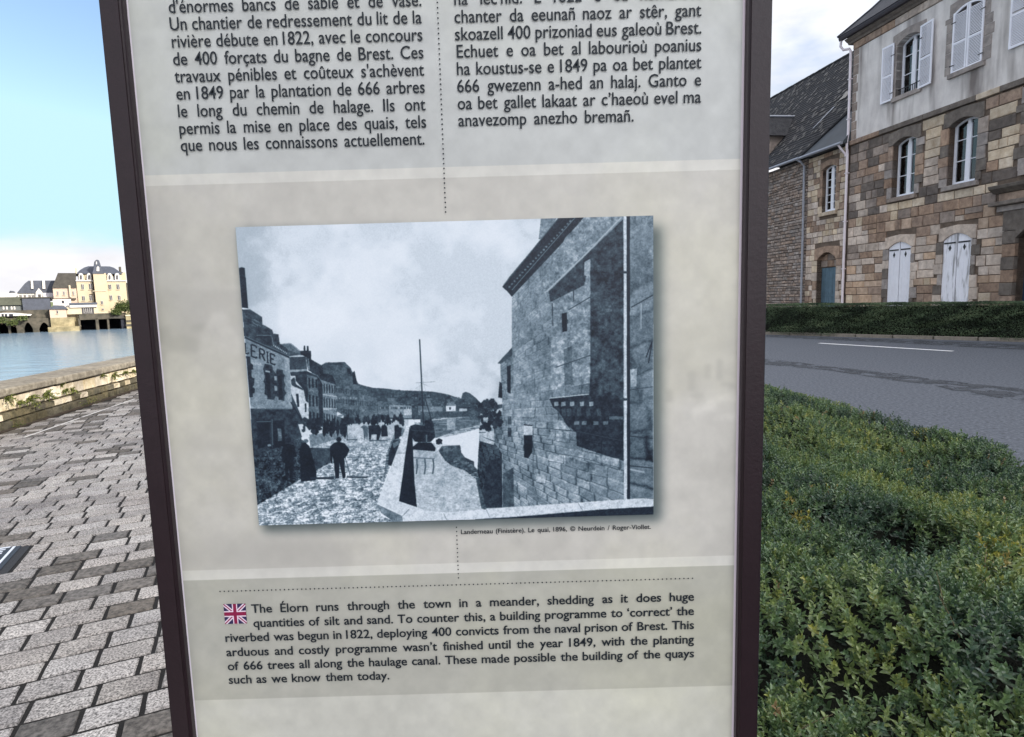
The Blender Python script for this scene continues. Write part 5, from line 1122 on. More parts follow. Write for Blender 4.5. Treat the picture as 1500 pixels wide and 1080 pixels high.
M_fstone = mat('river_masonry', lin(150, 138, 108), rough=.95, var=.25, scale=.7, bump=.6, rgb2=lin(90, 84, 62)[:3])
M_fgrey = mat('bridge_masonry', lin(84, 78, 68), rough=.95, scale=.7, bump=.8, rgb2=lin(42, 42, 36)[:3])
M_fgreen = mat('weathered_parapet', lin(72, 74, 64), rough=.95, var=.3, scale=.4, bump=.4)
h1 = lambda x, y: (0+x/8.309, 370+y/8.309)
h2 = lambda x, y: (90+x/8.308, 370+y/8.308)
def Q(fr, x, y, Y=FY): return on_far(*fr(x, y), Y)
def fthing(name, label, cat, fr, x, Y, group=None):
    X, _ = Q(fr, x, 740, Y); t = thing(name, label, cat, fl_world(X, Y, -1.6), TH, group); LOC[t.name] = Vector((X, Y, -1.6)); return t
def FB(name, root, fr, x0, x1, yt, yb, Y0, Y1, m, parent=None, ref=None, **k):
    """box whose front face spans the measured rectangle at distance ref (default Y0)"""
    Yr = ref or FY; xa, zt = Q(fr, x0, yt, Yr); xb, zb = Q(fr, x1, yb, Yr); xb = Q(fr, x1, yt, Yr)[0]; L = LOC[root.name]; o = obj(name, MB().box(xa-L.x, xb-L.x, Y0-L.y, Y1-L.y, zb-L.z, zt-L.z), m, parent or root, **k); return o
def FPR(name, root, fr, pts, Y0, Y1, m, parent=None, **k):
    L = LOC[root.name]; q = [Q(fr, *p) for p in pts]; return obj(name, MB().prism([(a-L.x, b-L.z) for a, b in q], 1, Y0-L.y, Y1-L.y), m, parent or root, **k)
def fwindow(root, fr, x0, x1, yt, yb, Y, arch=False, mull=True):
    w = FB('window', root, fr, x0, x1, yt, yb, Y-.10, Y-.02, M_wwall); FB('pane', root, fr, x0+2.5, x1-2.5, yt+3, yb-3, Y-.16, Y-.101, M_fwin, parent=w)
    if mull: c = (x0+x1)/2; FB('glazing_bar', root, fr, c-1.6, c+1.6, yt+3, yb-3, Y-.20, Y-.161, M_wwall, parent=w)
    FB('sill', root, fr, x0-4, x1+4, yb, yb+4, Y-.25, Y-.02, M_cream2, parent=w)
# --- big cream house
mh = fthing('riverside_mansion', 'tall cream riverside house with grey domed slate roof and central pointed dormer', 'house', h2, 470, FY)
FB('wall', mh, h2, 178, 380, 345, 745, FY, FY+12, M_cream); FB('wall', mh, h2, 536, 780, 345, 745, FY, FY+12, M_cream); FB('central_bay', mh, h2, 380.5, 535.5, 255, 745, FY-1.6, FY+12, M_cream)
FB('string_course', mh, h2, 172, 379.5, 340, 350, FY-.35, FY-.01, M_wwall); FB('string_course', mh, h2, 536.5, 786, 340, 350, FY-.35, FY-.01, M_wwall); FB('string_course', mh, h2, 378, 538, 468, 474, FY-1.75, FY-1.61, M_cream2)
FB('string_course', mh, h2, 340, 380, 508, 514, FY-.3, FY-.01, M_fgrey)
for x in (205, 290, 545, 650): FB('attic_wall', mh, h2, x-2, x+76, 268, 339, FY+.4, FY+6, M_cream2)
for x in (236, 335, 585, 676):
    d = FPR('attic_dormer', mh, h2, [(x-26, 338), (x+26, 338), (x+26, 272), (x+16, 256), (x, 250), (x-16, 256), (x-26, 272)], FY-.1, FY+.39, M_wwall)
    FPR('pane', mh, h2, [(x-13, 330), (x+13, 330), (x+13, 285), (x+7, 275), (x-7, 275), (x-13, 285)], FY-.16, FY-.101, M_fwin, parent=d)
# domed roof: rings
L = LOC[mh.name]; mb = MB(); rings = []
for px0, px1, py, dy in ((178, 742, 262, 0), (196, 722, 240, .8), (232, 688, 205, 2.2), (280, 650, 172, 3.6), (335, 600, 152, 5.0)):
    xa, z = Q(h2, px0, py); xb, _ = Q(h2, px1, py); rings.append([(xa-L.x, dy, z-L.z), (xb-L.x, dy, z-L.z), (xb-L.x, 12-dy, z-L.z), (xa-L.x, 12-dy, z-L.z)])
vs = [v for r_ in rings for v in r_]; fs = [(4*i+k, 4*i+(k+1) % 4, 4*i+4+(k+1) % 4, 4*i+4+k) for i in range(4) for k in range(4)]+[(16, 17, 18, 19), (3, 2, 1, 0)]
rf_ = obj('roof', mb.add(vs, fs), M_fslate, mh)
FPR('dormer_spire', mh, h2, [(372, 262), (515, 262), (490, 215), (470, 150), (456, 108), (440, 95), (420, 95), (404, 108), (398, 150), (385, 215)], FY-1.8, FY+3, M_fslate, parent=rf_)
FPR('dormer_window', mh, h2, [(424, 232), (456, 232), (456, 190), (440, 172), (424, 190)], FY-1.95, FY-1.81, M_wwall, parent=rf_)
FPR('dormer_finial', mh, h2, [(416, 150), (428, 150), (428, 118), (416, 118)], FY-1.95, FY-1.81, M_wwall, parent=rf_)
FB('chimney', mh, h2, 712, 736, 165, 262, FY+3, FY+5, M_fgrey, parent=rf_); FB('chimney', mh, h2, 168, 186, 180, 262, FY+3, FY+5, M_cream2, parent=rf_)
for (a, b, t, bt) in ((238, 272, 385, 452), (332, 372, 380, 452), (568, 606, 388, 450), (668, 705, 385, 450), (248, 284, 530, 588), (338, 374, 522, 590), (582, 618, 520, 580), (684, 718, 522, 580)): fwindow(mh, h2, a, b, t, bt, FY)
fwindow(mh, h2, 474, 504, 590, 632, FY-1.6); fwindow(mh, h2, 486, 514, 680, 705, FY-1.6)
FB('downpipe', mh, h2, 372, 379, 350, 740, FY-.2, FY-.01, M_fgrey)
# glazed pavilion and terrace before it
pv = fthing('glazed_pavilion', 'low white flat roofed pavilion with dark glazing before the cream riverside house', 'pavilion', h2, 250, FY-5)
FB('wall', pv, h2, 60, 236, 668, 748, FY-5, FY-1.7, M_cream2); FB('wall', pv, h2, 382, 436, 672, 748, FY-5, FY-1.7, M_cream2); FB('glazing', pv, h2, 236.5, 381.5, 675, 748, FY-4.9, FY-1.7, M_fwin); FB('roof', pv, h2, 95, 418, 636, 665, FY-5.5, FY-1.65, M_wwall)
FB('roof_edge', pv, h2, 90, 424, 618, 634, FY-5.7, FY-1.65, M_fslate)
for x in (262, 285, 308, 332, 352): FB('mullion', pv, h2, x, x+4, 680, 740, FY-5.05, FY-4.91, M_wwall)
FB('terrace_wall', pv, h2, 385, 560, 722, 752, FY-4.2, FY-3.9, M_cream2)
# undercroft with three dark openings
uc = fthing('river_undercroft', 'dark stone undercroft with three wide openings at the water below the cream house', 'quay wall', h2, 470, FY-6)
FB('deck', uc, h2, 205, 760, 748, 800, FY-6, FY+6, M_fgrey); FB('rear_wall', uc, h2, 205, 760, 801, 990, FY+2, FY+2.4, M_fdark)
for a, b in ((196, 220), (400, 436), (536, 560), (700, 752)): FB('pier', uc, h2, a, b, 801, 990, FY-6, FY+1.9, M_fgrey if a < 650 else M_fdark)
FPR('ramp', uc, h2, [(560, 800), (640, 765), (700, 760), (760, 800)], FY-6.6, FY-6.01, M_fslate2)
q = fthing('river_quay_wall', 'pale banded stone quay wall right of the dark openings', 'quay wall', h2, 820, FY-7)
FB('wall', q, h2, 754, 960, 768, 990, FY-7, FY+8, M_fstone); FB('coping', q, h2, 750, 965, 760, 767, FY-7.2, FY+8, M_cream2); FB('stone_band', q, h2, 755, 960, 822, 832, FY-7.15, FY-7.01, M_fslate2); FB('stone_band', q, h2, 755, 960, 868, 884, FY-7.15, FY-7.01, M_fslate2)
bh = fthing('beige_block', 'beige flat topped building peeping out behind the cream house', 'house', h2, 800, FY+14)
FB('wall', bh, h2, 738, 832, 208, 745, FY+14, FY+24, M_cream, ref=FY); FB('roof_edge', bh, h2, 745, 800, 204, 212, FY+13.8, FY+14-.01, M_fslate); FB('side_wing', bh, h2, 790, 1100, 345, 745, FY+13, FY+13.9, M_fslate2)
fwindow(bh, h2, 755, 780, 240, 290, FY+14)
FB('garden_wall', bh, h2, 700, 1000, 690, 745, FY+2, FY+2.4, M_cream2)
# --- second house with steep dark mansard
sh_ = fthing('steep_roofed_house', 'narrow cream house with tall brown slate mansard roof beside the mansion', 'house', h1, 760, FY)
FB('wall', sh_, h1, 640, 928, 430, 700, FY+.3, FY+10, M_pinkw); FPR('roof', sh_, h1, [(632, 432), (926, 432), (926, 250), (704, 250)], FY, FY+9, M_fslate2)
FB('chimney', sh_, h1, 834, 856, 400, 545, FY-.4, FY+.29, M_cream2); FB('lean_to_wall', sh_, h1, 640, 862, 572, 700, FY-.6, FY+.28, M_wwall); FB('dark_opening', sh_, h1, 752, 778, 586, 618, FY-.7, FY-.61, M_fdark); FB('ledge', sh_, h1, 640, 926, 560, 570, FY-.5, FY+.28, M_fgrey)
fwindow(sh_, h1, 690, 712, 470, 520, FY+.3); fwindow(sh_, h1, 765, 787, 470, 520, FY+.3); fwindow(sh_, h1, 880, 902, 470, 520, FY+.3)
pk = fthing('pink_boathouse', 'small pink house with hipped slate roof on a mossy stone base at the water', 'house', h1, 700, FY-6)
FB('wall', pk, h1, 606, 806, 692, 794, FY-6, FY-1, M_pinkw); FB('stone_base', pk, h1, 618, 895, 795, 910, FY-6, FY-1, M_fstone); FB('footing', pk, h1, 590, 960, 905, 990, FY-8, FY-1, M_fstone); FPR('roof', pk, h1, [(600, 692), (830, 692), (775, 648), (660, 645)], FY-6.4, FY-1, M_fslate)
FB('side_wall', pk, h1, 807, 960, 690, 900, FY-3.5, FY-1, M_cream2); fwindow(pk, h1, 690, 710, 705, 745, FY-6, mull=False); FB('stone_base', pk, h1, 820, 960, 790, 905, FY-4.4, FY-3.51, M_fstone)
# --- third: long roof with two white chimneys
lg = fthing('long_roofed_house', 'long low white house with grey slate roof, white gabled dormer and two white chimneys', 'house', h1, 430, FY+4)
FPR('roof', lg, h1, [(190, 492), (700, 492), (700, 332), (335, 335), (290, 370)], FY+4, FY+14, M_fslate); FB('wall', lg, h1, 200, 640, 490, 580, FY+4.3, FY+13.5, M_wwall)
for x0, x1, y1 in ((366, 398, 436), (508, 546, 438)): FPR('chimney', lg, h1, [(x0+4, y1), (x1+2, y1), (x1-6, 330), (x0, 330)], FY+3.6, FY+5, M_wwall)
gd = FPR('gabled_dormer', lg, h1, [(428, 552), (512, 552), (512, 482), (466, 428), (428, 482)], FY+3.4, FY+4.2, M_wwall); FB('pane', lg, h1, 456, 490, 505, 545, FY+3.3, FY+3.39, M_fwin, parent=gd)
for x in (222, 275, 335, 375, 575): fwindow(lg, h1, x, x+30, 508, 545, FY+4.3)
FB('extension', lg, h1, 514, 645, 488, 582, FY+3.5, FY+4.2, mat('grey_render_far', lin(170, 168, 172), var=.08, scale=.5)); 
wb = fthing('white_flat_house', 'white flat building at the left edge with a small dark hipped roof on top', 'house', h1, 60, FY+16)
FB('wall', wb, h1, -400, 170, 476, 600, FY+16, FY+22, M_wwall); FPR('roof', wb, h1, [(40, 476), (122, 476), (105, 446), (60, 442)], FY+16, FY+22, M_fslate)
# --- the bridge with walls and screens
br = fthing('river_bridge', 'dark weathered stone bridge with low round arches and slate hung screens', 'bridge', h1, 300, FY-3)
FB('parapet', br, h1, -500, 272, 556, 640, FY-2, FY+3, M_fgreen); FB('slate_screen', br, h1, 272.5, 606, 556, 716, FY-2.6, FY+3, M_fslate); FB('screen_cap', br, h1, 268, 640, 549, 556, FY-2.8, FY+3.1, M_fgrey)
FB('grey_wall', br, h1, -500, 272, 641, 722, FY-1.5, FY+3, mat('bridge_grey_wall', lin(82, 86, 86), var=.15, scale=.5))
for x in (38, 78, 135, 170): FB('window_light', br, h1, x, x+20, 658, 695, FY-1.62, FY-1.51, M_wwall)
FB('bank_wall', br, h1, -500, 606, 724, 800, FY-4, FY+3, M_fgrey); FPR('pale_slab', br, h1, [(-20, 745), (60, 735), (200, 735), (400, 752), (385, 768), (180, 772), (-20, 782)], FY-5, FY-4.01, M_wwall)
for x0, x1 in ((40, 66), (80, 105), (130, 176)): FB('slab_opening', br, h1, x0, x1, 748, 776, FY-5.1, FY-5.01, M_fdark)
mb = MB(); L = LOC[br.name]; arches = [(-180, -80), (-20, 105), (130, 205), (290, 396), (470, 600)]
xs = [-500]+[v for a in arches for v in a]+[608]
for i in range(0, len(xs), 2): a, zt = Q(h1, xs[i], 800); b, _ = Q(h1, xs[i+1], 800); mb.box(a-L.x, b-L.x, -2, 6, -4+0.0, zt-L.z)
for a, b in arches:
    A, zt = Q(h1, a, 800); B, _ = Q(h1, b, 800); _, zc = Q(h1, a, 850); pts = arc(A-L.x, B-L.x, Q(h1, a, 925)[1]-L.z, zc-Q(h1, a, 925)[1], 8)
    for (p, z), (p2, z2) in zip(pts, pts[1:]): mb.prism([(p, z), (p2, z2), (p2, zt-L.z), (p, zt-L.z)], 1, -2, 6)
obj('arch_wall', mb, M_fgrey, br); FB('arch_shade', br, h1, -500, 606, 801, 990, FY+3.3, FY+3.5, M_fdark)
# --- foliage helper
def leaf_mat(name, pal, rough=.55, trans=.25, spec=.35):
    m = bpy.data.materials.new(name); m.use_nodes = True; nt = m.node_tree; b = nt.nodes['Principled BSDF']; at = nt.nodes.new('ShaderNodeAttribute'); at.attribute_name = 'tint'; cr = nt.nodes.new('ShaderNodeValToRGB')
    cr.color_ramp.elements[0].color = pal[0]; cr.color_ramp.elements[-1].color = pal[-1]
    for i, c in enumerate(pal[1:-1]): e = cr.color_ramp.elements.new((i+1)/(len(pal)-1)); e.color = c
    nt.links.new(at.outputs['Fac'], cr.inputs[0]); nt.links.new(cr.outputs[0], b.inputs['Base Color']); b.inputs['Roughness'].default_value = rough; b.inputs['Specular IOR Level'].default_value = spec
    if trans:
        t = nt.nodes.new('ShaderNodeBsdfTranslucent'); nt.links.new(cr.outputs[0], t.inputs[0]); mx = nt.nodes.new('ShaderNodeMixShader'); mx.inputs[0].default_value = trans; out = nt.nodes['Material Output']
        nt.links.new(b.outputs[0], mx.inputs[1]); nt.links.new(t.outputs[0], mx.inputs[2]); nt.links.new(mx.outputs[0], out.inputs[0])
    return m
def leaves_mesh(name, base, dirv, up, length, width, tint, m, six=None, fold=.25):
    """kite leaves: base point, unit direction, unit normal, arrays"""
    side = np.cross(dirv, up); side /= np.linalg.norm(side, axis=1)[:, None]+1e-9; up = np.cross(side, dirv); L = length[:, None]; W = width[:, None]
    if six is None or not six:
        P = [base, base+dirv*L*.5+side*W*.5+up*W*fold, base+dirv*L-up*L*.12, base+dirv*L*.5-side*W*.5+up*W*fold]; tris = [(0, 1, 2), (0, 2, 3)]
    else:
        P = [base, base+dirv*L*.32+side*W*.42+up*W*fold, base+dirv*L*.68+side*W*.42+up*W*fold*.8, base+dirv*L-up*L*.15, base+dirv*L*.68-side*W*.42+up*W*fold*.8, base+dirv*L*.32-side*W*.42+up*W*fold, base+dirv*L*.5-up*L*.0]; tris = [(0, 1, 6), (1, 2, 6), (2, 3, 6), (3, 4, 6), (4, 5, 6), (5, 0, 6)]
    n = len(base); k = len(P); V = np.stack(P, 1).reshape(-1, 3); F = (np.array(tris)[None]+np.arange(n)[:, None, None]*k).reshape(-1, 3)
    me = bpy.data.meshes.new(name); me.vertices.add(len(V)); me.vertices.foreach_set('co', V.astype(np.float32).ravel()); me.loops.add(F.size); me.loops.foreach_set('vertex_index', F.astype(np.int32).ravel())
    me.polygons.add(len(F)); me.polygons.foreach_set('loop_start', np.arange(0, F.size, 3, dtype=np.int32)); me.update(calc_edges=True); at = me.attributes.new('tint', 'FLOAT', 'FACE'); at.data.foreach_set('value', np.repeat(tint, len(tris)).astype(np.float32)); me.materials.append(m); return me
def unit(v): return v/(np.linalg.norm(v, axis=1)[:, None]+1e-9)
M_bushf = leaf_mat('far_foliage', [lin(40, 52, 30), lin(72, 84, 44), lin(100, 108, 60)], trans=.15)
M_bark = mat('bark', lin(76, 64, 52), rough=.95, var=.3, scale=20, bump=.8)
def bush(label, name, cx, cy, cz, rx, ry, rz, n, leaf, cat='bush', group=None):
    t = thing(name, label, cat, fl_world(cx, cy, cz), TH, group); g = np.random.default_rng(int(abs(cx*10)))
    nb_ = 14; cs = g.normal(size=(nb_, 3)); cs = unit(cs)*g.uniform(.3, .75, (nb_, 1)); cs[:, 2] = np.abs(cs[:, 2])*.9+.1; cr_ = g.uniform(.28, .5, nb_)
    k = g.integers(0, nb_, n); d = unit(g.normal(size=(n, 3))); p = cs[k]+d*cr_[k][:, None]*g.uniform(.7, 1.05, (n, 1)); p *= np.array([rx, ry, rz]); p[:, 2] = np.maximum(p[:, 2], .02)
    dv = unit(d+g.normal(size=(n, 3))*.6); up = unit(g.normal(size=(n, 3))+np.array([0, 0, 1])); obj('foliage', leaves_mesh('foliage', p, dv, up, g.uniform(.7, 1.3, n)*leaf, g.uniform(.7, 1.2, n)*leaf*.6, g.random(n), M_bushf), None, t, kind='stuff')
    obj('stem', MB().tube([(0, 0, -.5), (0, 0, rz*.4), (rx*.1, 0, rz*.7)], [rx*.08, rx*.06, rx*.03], 6).tube([(0, 0, rz*.2), (rx*.4, 0, rz*.6)], [rx*.05, rx*.02], 6), M_bark, t); return t
for (fr, x, y, rx, rz, n, lb) in ((h2, 770, 690, 2.4, 2.4, 2600, 'round green tree growing right of the cream mansion'), (h2, 655, 735, 1.2, 1.5, 900, 'low shrub at the foot of the cream mansion'), (h2, 910, 720, 2.6, 2.2, 1600, 'dark shrub mass at the edge of the sign above the quay'), (h1, 165, 860, 1.1, 1.0, 500, 'green shrub on the bridge foot between two arches'), (h1, 20, 830, 1.6, 1.0, 500, 'leftmost green shrub on the bridge bank above the arch'), (h1, 255, 800, 1.4, .8, 500, 'ivy patch on the bridge bank below the pale slab')):
    X, Z = Q(fr, x, y, FY-6.5); bush(lb, 'riverside_bush', X, FY-6.5, Z-.3, rx, 1.4, rz, n, .34, group='bushes along the far bank')
hl = MB(); ang = [(-900, 700, 40), (-600, 760, 34), (-350, 820, 24), (-150, 850, 30), (50, 900, 26), (400, 900, 34), (900, 900, 30)]
mbh = MB(); n = len(ang); mbh.add([(x, y, -3) for x, y, z in ang]+[(x, y+60, z*.45) for x, y, z in ang]+[(x, y+300, -3) for x, y, z in ang], [(i, i+1, n+i+1, n+i) for i in range(n-1)]+[(n+i, n+i+1, 2*n+i+1, 2*n+i) for i in range(n-1)])
obj('hills', mbh, M_earth, None, kind='structure')
# ================================================================ HEDGES
fh = Field(21); fh2 = Field(5)
HD = np.array([-.125, .992])
def hedge_x(y): y = np.asarray(y); return 2.53-.20*np.exp(-((y-3.62)/.16)**2)-.28*np.maximum(0, y-4.4)            # road side edge of the near hedge
M_leaf = leaf_mat('hedge_leaf', [lin(58, 80, 66), lin(84, 108, 78), lin(106, 130, 84), lin(132, 146, 84), lin(160, 158, 72), lin(152, 128, 92)], rough=.30, trans=.25, spec=.7)
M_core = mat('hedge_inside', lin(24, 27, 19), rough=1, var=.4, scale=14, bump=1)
near_h = thing('near_hedge', 'broad low hedge of small glossy leaves right of the sign, before the road', 'hedge', (1.4, 3.2, 0))
HXL = .16
def htop(x, y):
    e = np.minimum((hedge_x(y)-x), (x-HXL))/.34; e = np.clip(e, 0, 1); side = np.sqrt(1-(1-e)**2)
    n = (fh(x, y, 1.7)-.5)*.13+(fh2(x, y, 4.2)-.5)*.11+(fh(x+9, y, 10.5)-.5)*.05
    cav = np.clip((fh2(x+3.3, y+1.1, 2.4)-.74)*5, 0, 1)*.13
    return .70*side+n-cav+.03
gy = np.linspace(.52, 7.5, 140); gx = np.linspace(0, 1, 50); V = []; F = []
for j, y in enumerate(gy):
    xa, xb = HXL+.03, hedge_x(y)-.03
    for i, t in enumerate(gx): x = xa+(xb-xa)*t; V.append((x-1.4, y-3.2, max(.0, float(htop(np.array(x), np.array(y)))-.085 if 0 < i < 49 and 0 < j < 139 else 0)))
for j in range(139):
    for i in range(49): F.append((j*50+i, j*50+i+1, (j+1)*50+i+1, (j+1)*50+i))
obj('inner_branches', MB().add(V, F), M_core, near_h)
def shoots(n, ylo, yhi, leaf, pairs, seed, six):
    g = np.random.default_rng(seed); y = g.uniform(ylo, yhi, n*2); x = g.uniform(0, 1, n*2)*(hedge_x(y)-HXL)+HXL
    keep = (fh2(x+3.3, y+1.1, 2.4) < .76+.20*g.random(n*2)) ; keep &= g.random(n*2) < (.6+.7*fh(x+2, y+7, 7.0)); x, y = x[keep][:n], y[keep][:n]; n = len(x)
    z = htop(x, y); e = .03; nx = -(htop(x+e, y)-htop(x-e, y))/(2*e); ny = -(htop(x, y+e)-htop(x, y-e))/(2*e); nrm = unit(np.column_stack((nx, ny, np.ones(n))))
    ysh = (y < ylo+.10)&(ylo < .7); nrm[ysh] += np.array([0, -1.2, .2])
    dep = g.exponential(.030, n); dep = np.minimum(dep, .11); st = unit(nrm+g.normal(size=(n, 3))*.38+np.array([0, 0, .25]))
    ln = leaf*pairs*.42; base = np.column_stack((x, y, z))-nrm*(dep[:, None])-st*(ln*.6)
    long_ = g.random(n) < .03; base[long_] += st[long_]*ln*.8
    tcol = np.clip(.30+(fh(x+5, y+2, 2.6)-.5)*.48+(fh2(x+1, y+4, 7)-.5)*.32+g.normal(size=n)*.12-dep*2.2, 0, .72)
    yel = (fh(x+11, y+3, 5.0) > .86) & (g.random(n) < .35); tcol[yel] = g.uniform(.72, .9, yel.sum()); br_ = g.random(n) < .006; tcol[br_] = .97
    B = []; Dv = []; Up = []; Ln = []; Tn = []; a = unit(np.cross(st, np.array([[.3, .2, .9]])+g.normal(size=(n, 3))*.3)); c = np.cross(st, a)
    for k in range(pairs):
        th = (k % 2)*math.pi/2+g.uniform(-.4, .4, n)
        for sgn in (1, -1):
            lat = (a*np.cos(th)[:, None]+c*np.sin(th)[:, None])*sgn; f = k/max(1, pairs-1); d = unit(lat*(1.0-.45*f)+st*(.45+.75*f)+g.normal(size=(n, 3))*.13); B.append(base+st*(ln*(.15+.85*f))); Dv.append(d); Up.append(unit(st+g.normal(size=(n, 3))*.12-d*.1)); Ln.append(leaf*g.uniform(.75, 1.2, n)*(1.05-.35*f)); Tn.append(np.clip(tcol+.05*f+g.normal(size=n)*.03, 0, 1))
    B, Dv, Up, Ln, Tn = np.vstack(B), np.vstack(Dv), np.vstack(Up), np.concatenate(Ln), np.concatenate(Tn); B[:, 0] -= 1.4; B[:, 1] -= 3.2
    return leaves_mesh('foliage', B, Dv, Up, Ln, Ln*g.uniform(.42, .56, len(Ln)), Tn, M_leaf, six)
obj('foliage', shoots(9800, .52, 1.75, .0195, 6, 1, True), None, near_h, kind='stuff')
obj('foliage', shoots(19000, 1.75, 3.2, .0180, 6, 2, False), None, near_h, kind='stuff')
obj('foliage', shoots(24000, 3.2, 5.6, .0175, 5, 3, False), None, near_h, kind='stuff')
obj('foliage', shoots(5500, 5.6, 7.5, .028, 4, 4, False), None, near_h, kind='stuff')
mb = MB(); g = random.Random(6)                    # bare twigs poking out here and there
for k in range(60):
    y = g.uniform(.8, 3.4); x = g.uniform(.3, hedge_x(y)-.15); z = float(htop(np.array(x), np.array(y))); a = Vector((x-1.4, y-3.2, z-.05)); d = Vector((g.uniform(-.7, .7), g.uniform(-.5, .5), g.uniform(.3, 1))).normalized(); L = g.uniform(.07, .14); mb.tube([a, a+d*L*.5, a+d*L+Vector((0, 0, -.01))], [.0012, .001, .0006], 4)
obj('twigs', mb, mat('twig', lin(128, 112, 86), rough=.8, var=.2, bump=0), near_h, kind='stuff')
obj('soil_bed', MB().add([(HXL-.1, .35, .0), (2.6, .35, 0), (2.5, 4.6, 0), (1.75, 7.7, 0), (HXL-.1, 7.7, 0)], [(0, 1, 2, 3, 4)]), M_soil, None, kind='structure').location.z = .012
# far hedge along the other kerb
M_leaf2 = leaf_mat('far_hedge_leaf', [lin(48, 62, 48), lin(76, 94, 70), lin(100, 120, 90), lin(124, 140, 106)], rough=.5, trans=.15, spec=.35)
far_h = thing('clipped_hedge', 'long dark green hedge clipped flat along the kerb before the stone houses', 'hedge', (11.4, 18.9, 0))
segs = [(Vector((1.9, 33.6, 0)), Vector((9.25, 21.5, 0))), (Vector((9.25, 21.5, 0)), Vector((13.95, 15.8, 0))), (Vector((13.95, 15.8, 0)), Vector((17.2, 10.4, 0))), (Vector((17.2, 10.4, 0)), Vector((18.5, 1, 0)))]
gq = np.random.default_rng(40); fq = Field(99); B = []; NR = []; mbc = MB()
for a, b in segs:
    u = (b-a); L = u.length; u /= L; nv = Vector((u.y, -u.x, 0)); nv = nv if nv.x > 0 else -nv; W = .95; n = int(L*(5600 if a.y < 25 else 1800)); t = gq.random(n)*L; s_ = gq.random(n)
    H = 1.05
    q = np.where(s_ < .50, 0, np.where(s_ < .88, 1, 2)); w = gq.random(n); h = gq.random(n)**.85
    lx = np.where(q == 0, 0, np.where(q == 1, w*W, W)); lz = np.where(q == 1, H, .04+h*(H-.04)); bulge = (fq(t+a.x*3, lz*2.0, 1.5)-.5)*.26+(fq(t+a.x*3, lz*3+5, 4)-.5)*.16
    out = np.where(q == 0, -1, np.where(q == 2, 1, 0)); lowflare = np.where((q == 0) & (lz < .32), .22*np.clip(fq(t+a.x*5, t*0+9, 1.1)*1.6-.45, 0, 1), 0)
    lx = lx+out*(bulge*1.0+.03+lowflare-gq.exponential(.03, n)); lz = lz+np.where(q == 1, bulge*.10+.0-gq.exponential(.015, n), 0)
    B.append(np.column_stack((a.x+u.x*t+nv.x*lx, a.y+u.y*t+nv.y*lx, lz))); NR.append(np.column_stack((nv.x*out, nv.y*out, np.where(q == 1, 1., .25))))
    c = [a+nv*.12, b+nv*.12, b+nv*(W-.12), a+nv*(W-.12)]; mbc.add([(p.x-11.4, p.y-18.9, 0) for p in c]+[(p.x-11.4, p.y-18.9, H-.09) for p in c], [(0, 1, 5, 4), (1, 2, 6, 5), (2, 3, 7, 6), (3, 0, 4, 7), (4, 5, 6, 7)])
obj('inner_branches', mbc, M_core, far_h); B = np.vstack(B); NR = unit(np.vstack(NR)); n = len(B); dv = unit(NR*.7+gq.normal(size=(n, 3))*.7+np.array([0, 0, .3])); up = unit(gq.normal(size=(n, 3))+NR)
tn = np.clip(.42+(fq(B[:, 0]*1.3, B[:, 1]+B[:, 2]*3, 2.0)-.5)*1.0+gq.normal(size=n)*.16, 0, 1); B -= np.array([11.4, 18.9, 0])
obj('foliage', leaves_mesh('foliage', B, dv, up, gq.uniform(.028, .052, n), gq.uniform(.02, .03, n), tn, M_leaf2), None, far_h, kind='stuff')
# weeds at the foot of the far hedge
# ================================================================ WEEDS ON THE QUAY WALL
M_weed = leaf_mat('weed_leaf', [lin(58, 66, 30), lin(88, 98, 44), lin(118, 118, 62)], trans=.2)
LW = [('bushy weed rooted in the wall joint nearest the left edge', 8, 560+17, .13, 160), ('low spreading weed on the wall left of the tallest tuft', 27, 588, .12, 120), ('tall dark green weed tuft on the sunlit wall', 42, 583, .17, 260), ('leafy weed tuft on the wall right of the tall tuft', 66, 577, .17, 260), ('small weed hanging under the coping slab', 90, 557, .09, 70), ('round weed on the wall below the small hanging weed', 92, 572, .11, 120), ('weed beside the round weed where the blocks get small', 105, 570, .11, 130),
      ('hanging weed under the coping at the small blocks', 149, 545, .10, 110), ('broad weed in the wall joint near the sign', 165, 549, .13, 170), ('dark weed between two wall blocks close to the sign', 181, 545, .10, 120), ('weed tuft under the coping beside the sign', 194, 542, .11, 130)]
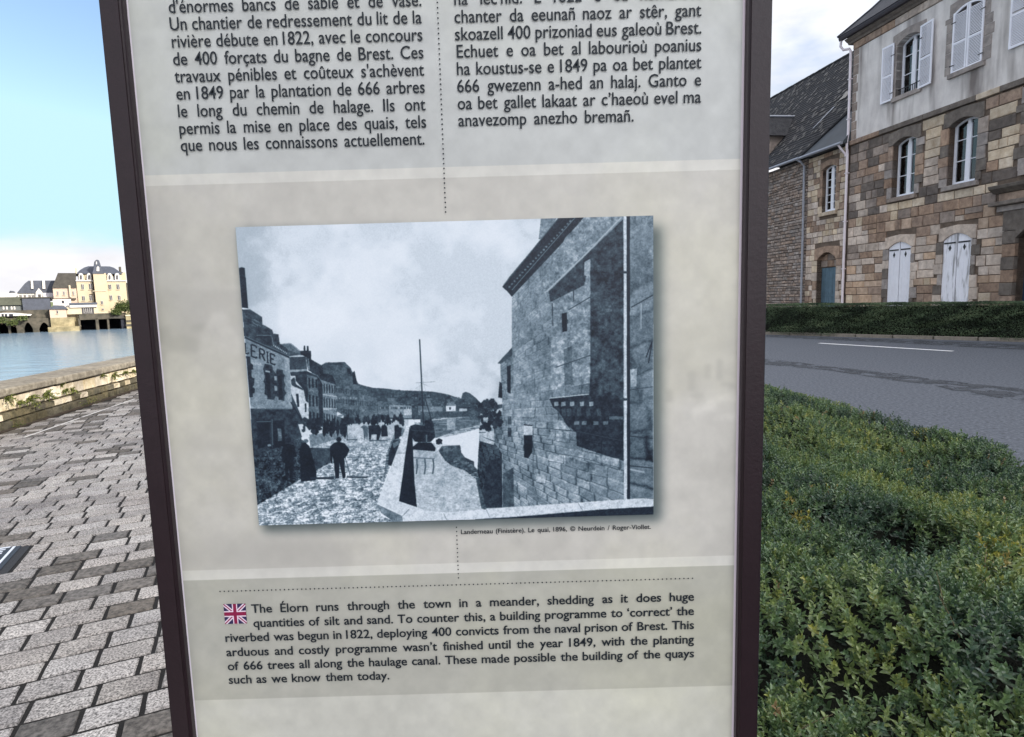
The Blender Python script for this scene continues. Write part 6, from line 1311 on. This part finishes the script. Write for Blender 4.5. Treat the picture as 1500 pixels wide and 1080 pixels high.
for lb, px, py, r, n in LW:
    d = ray(px, py); Wp = np.array([WB[0], WB[1], 0]); nn = NI; t = ((Wp-np.array([0, 0, EYE]))@nn)/(d@nn); P = np.array([0, 0, EYE])+d*t
    tt = (P[:2]-WB[:2])@D[:2]; z = float(np.clip(P[2], .05, .44))
    o = thing('wall_weed', lb, 'weed', tuple(wl(tt, .005, z-.02)), ROT_W, 'weeds growing from the quay wall'); g = np.random.default_rng(px); nst = max(5, n//16); V = MB(); Bp = []; Dp = []
    for k in range(nst):
        an = g.uniform(-1.3, 1.3); d3 = np.array([math.sin(an), -g.uniform(.3, .8), g.uniform(-.35, 1.0)*math.cos(an)+.1]); d3 /= np.linalg.norm(d3); L = r*g.uniform(.6, 1.15); pts = [d3*L*s+np.array([0, -.0, -L*.5*s*s]) for s in np.linspace(0, 1, 6)]; V.tube(pts, [.003, .0025, .002, .002, .0015, .001], 4)
        for s in np.linspace(.12, 1, n//nst): i = min(4, int(s*5)); q = pts[i]+(pts[i+1]-pts[i])*(s*5-i); Bp.append(q); Dp.append(d3*.5+g.normal(size=3)*.6)
    Bp = np.array(Bp); Dp = unit(np.array(Dp)); nn_ = len(Bp)
    obj('leaves', leaves_mesh('leaves', Bp, Dp, unit(g.normal(size=(nn_, 3))+np.array([0, -.5, 1])), g.uniform(.018, .034, nn_), g.uniform(.012, .02, nn_), g.random(nn_), M_weed), None, o, kind='stuff'); obj('stem', V, M_weed, o)
# moss and low weeds along the foot of the wall: uncountable
g = np.random.default_rng(3); n = 5000; t = g.uniform(-3, 16, n); mz = g.random(n); cl = Field(8); k = cl(t, t*0, 1.6)+.5*cl(t, t*0, 5) > .72; t = t[k]; n = len(t); yoff = -g.exponential(.05, n); zz_ = g.random(n)**2*.12
base = WB[None]+D[None]*t[:, None]-NI[None]*yoff[:, None]; base[:, 2] = zz_+.01
o = tag(obj('wall_foot_moss', leaves_mesh('wall_foot_moss', base, unit(g.normal(size=(n, 3))+np.array([.3, 0, .5])), unit(g.normal(size=(n, 3))+np.array([0, 0, 1])), g.uniform(.012, .03, n), g.uniform(.008, .016, n), g.random(n), M_weed), None), 'low moss and weeds along the foot of the quay wall', 'moss', kind='stuff')
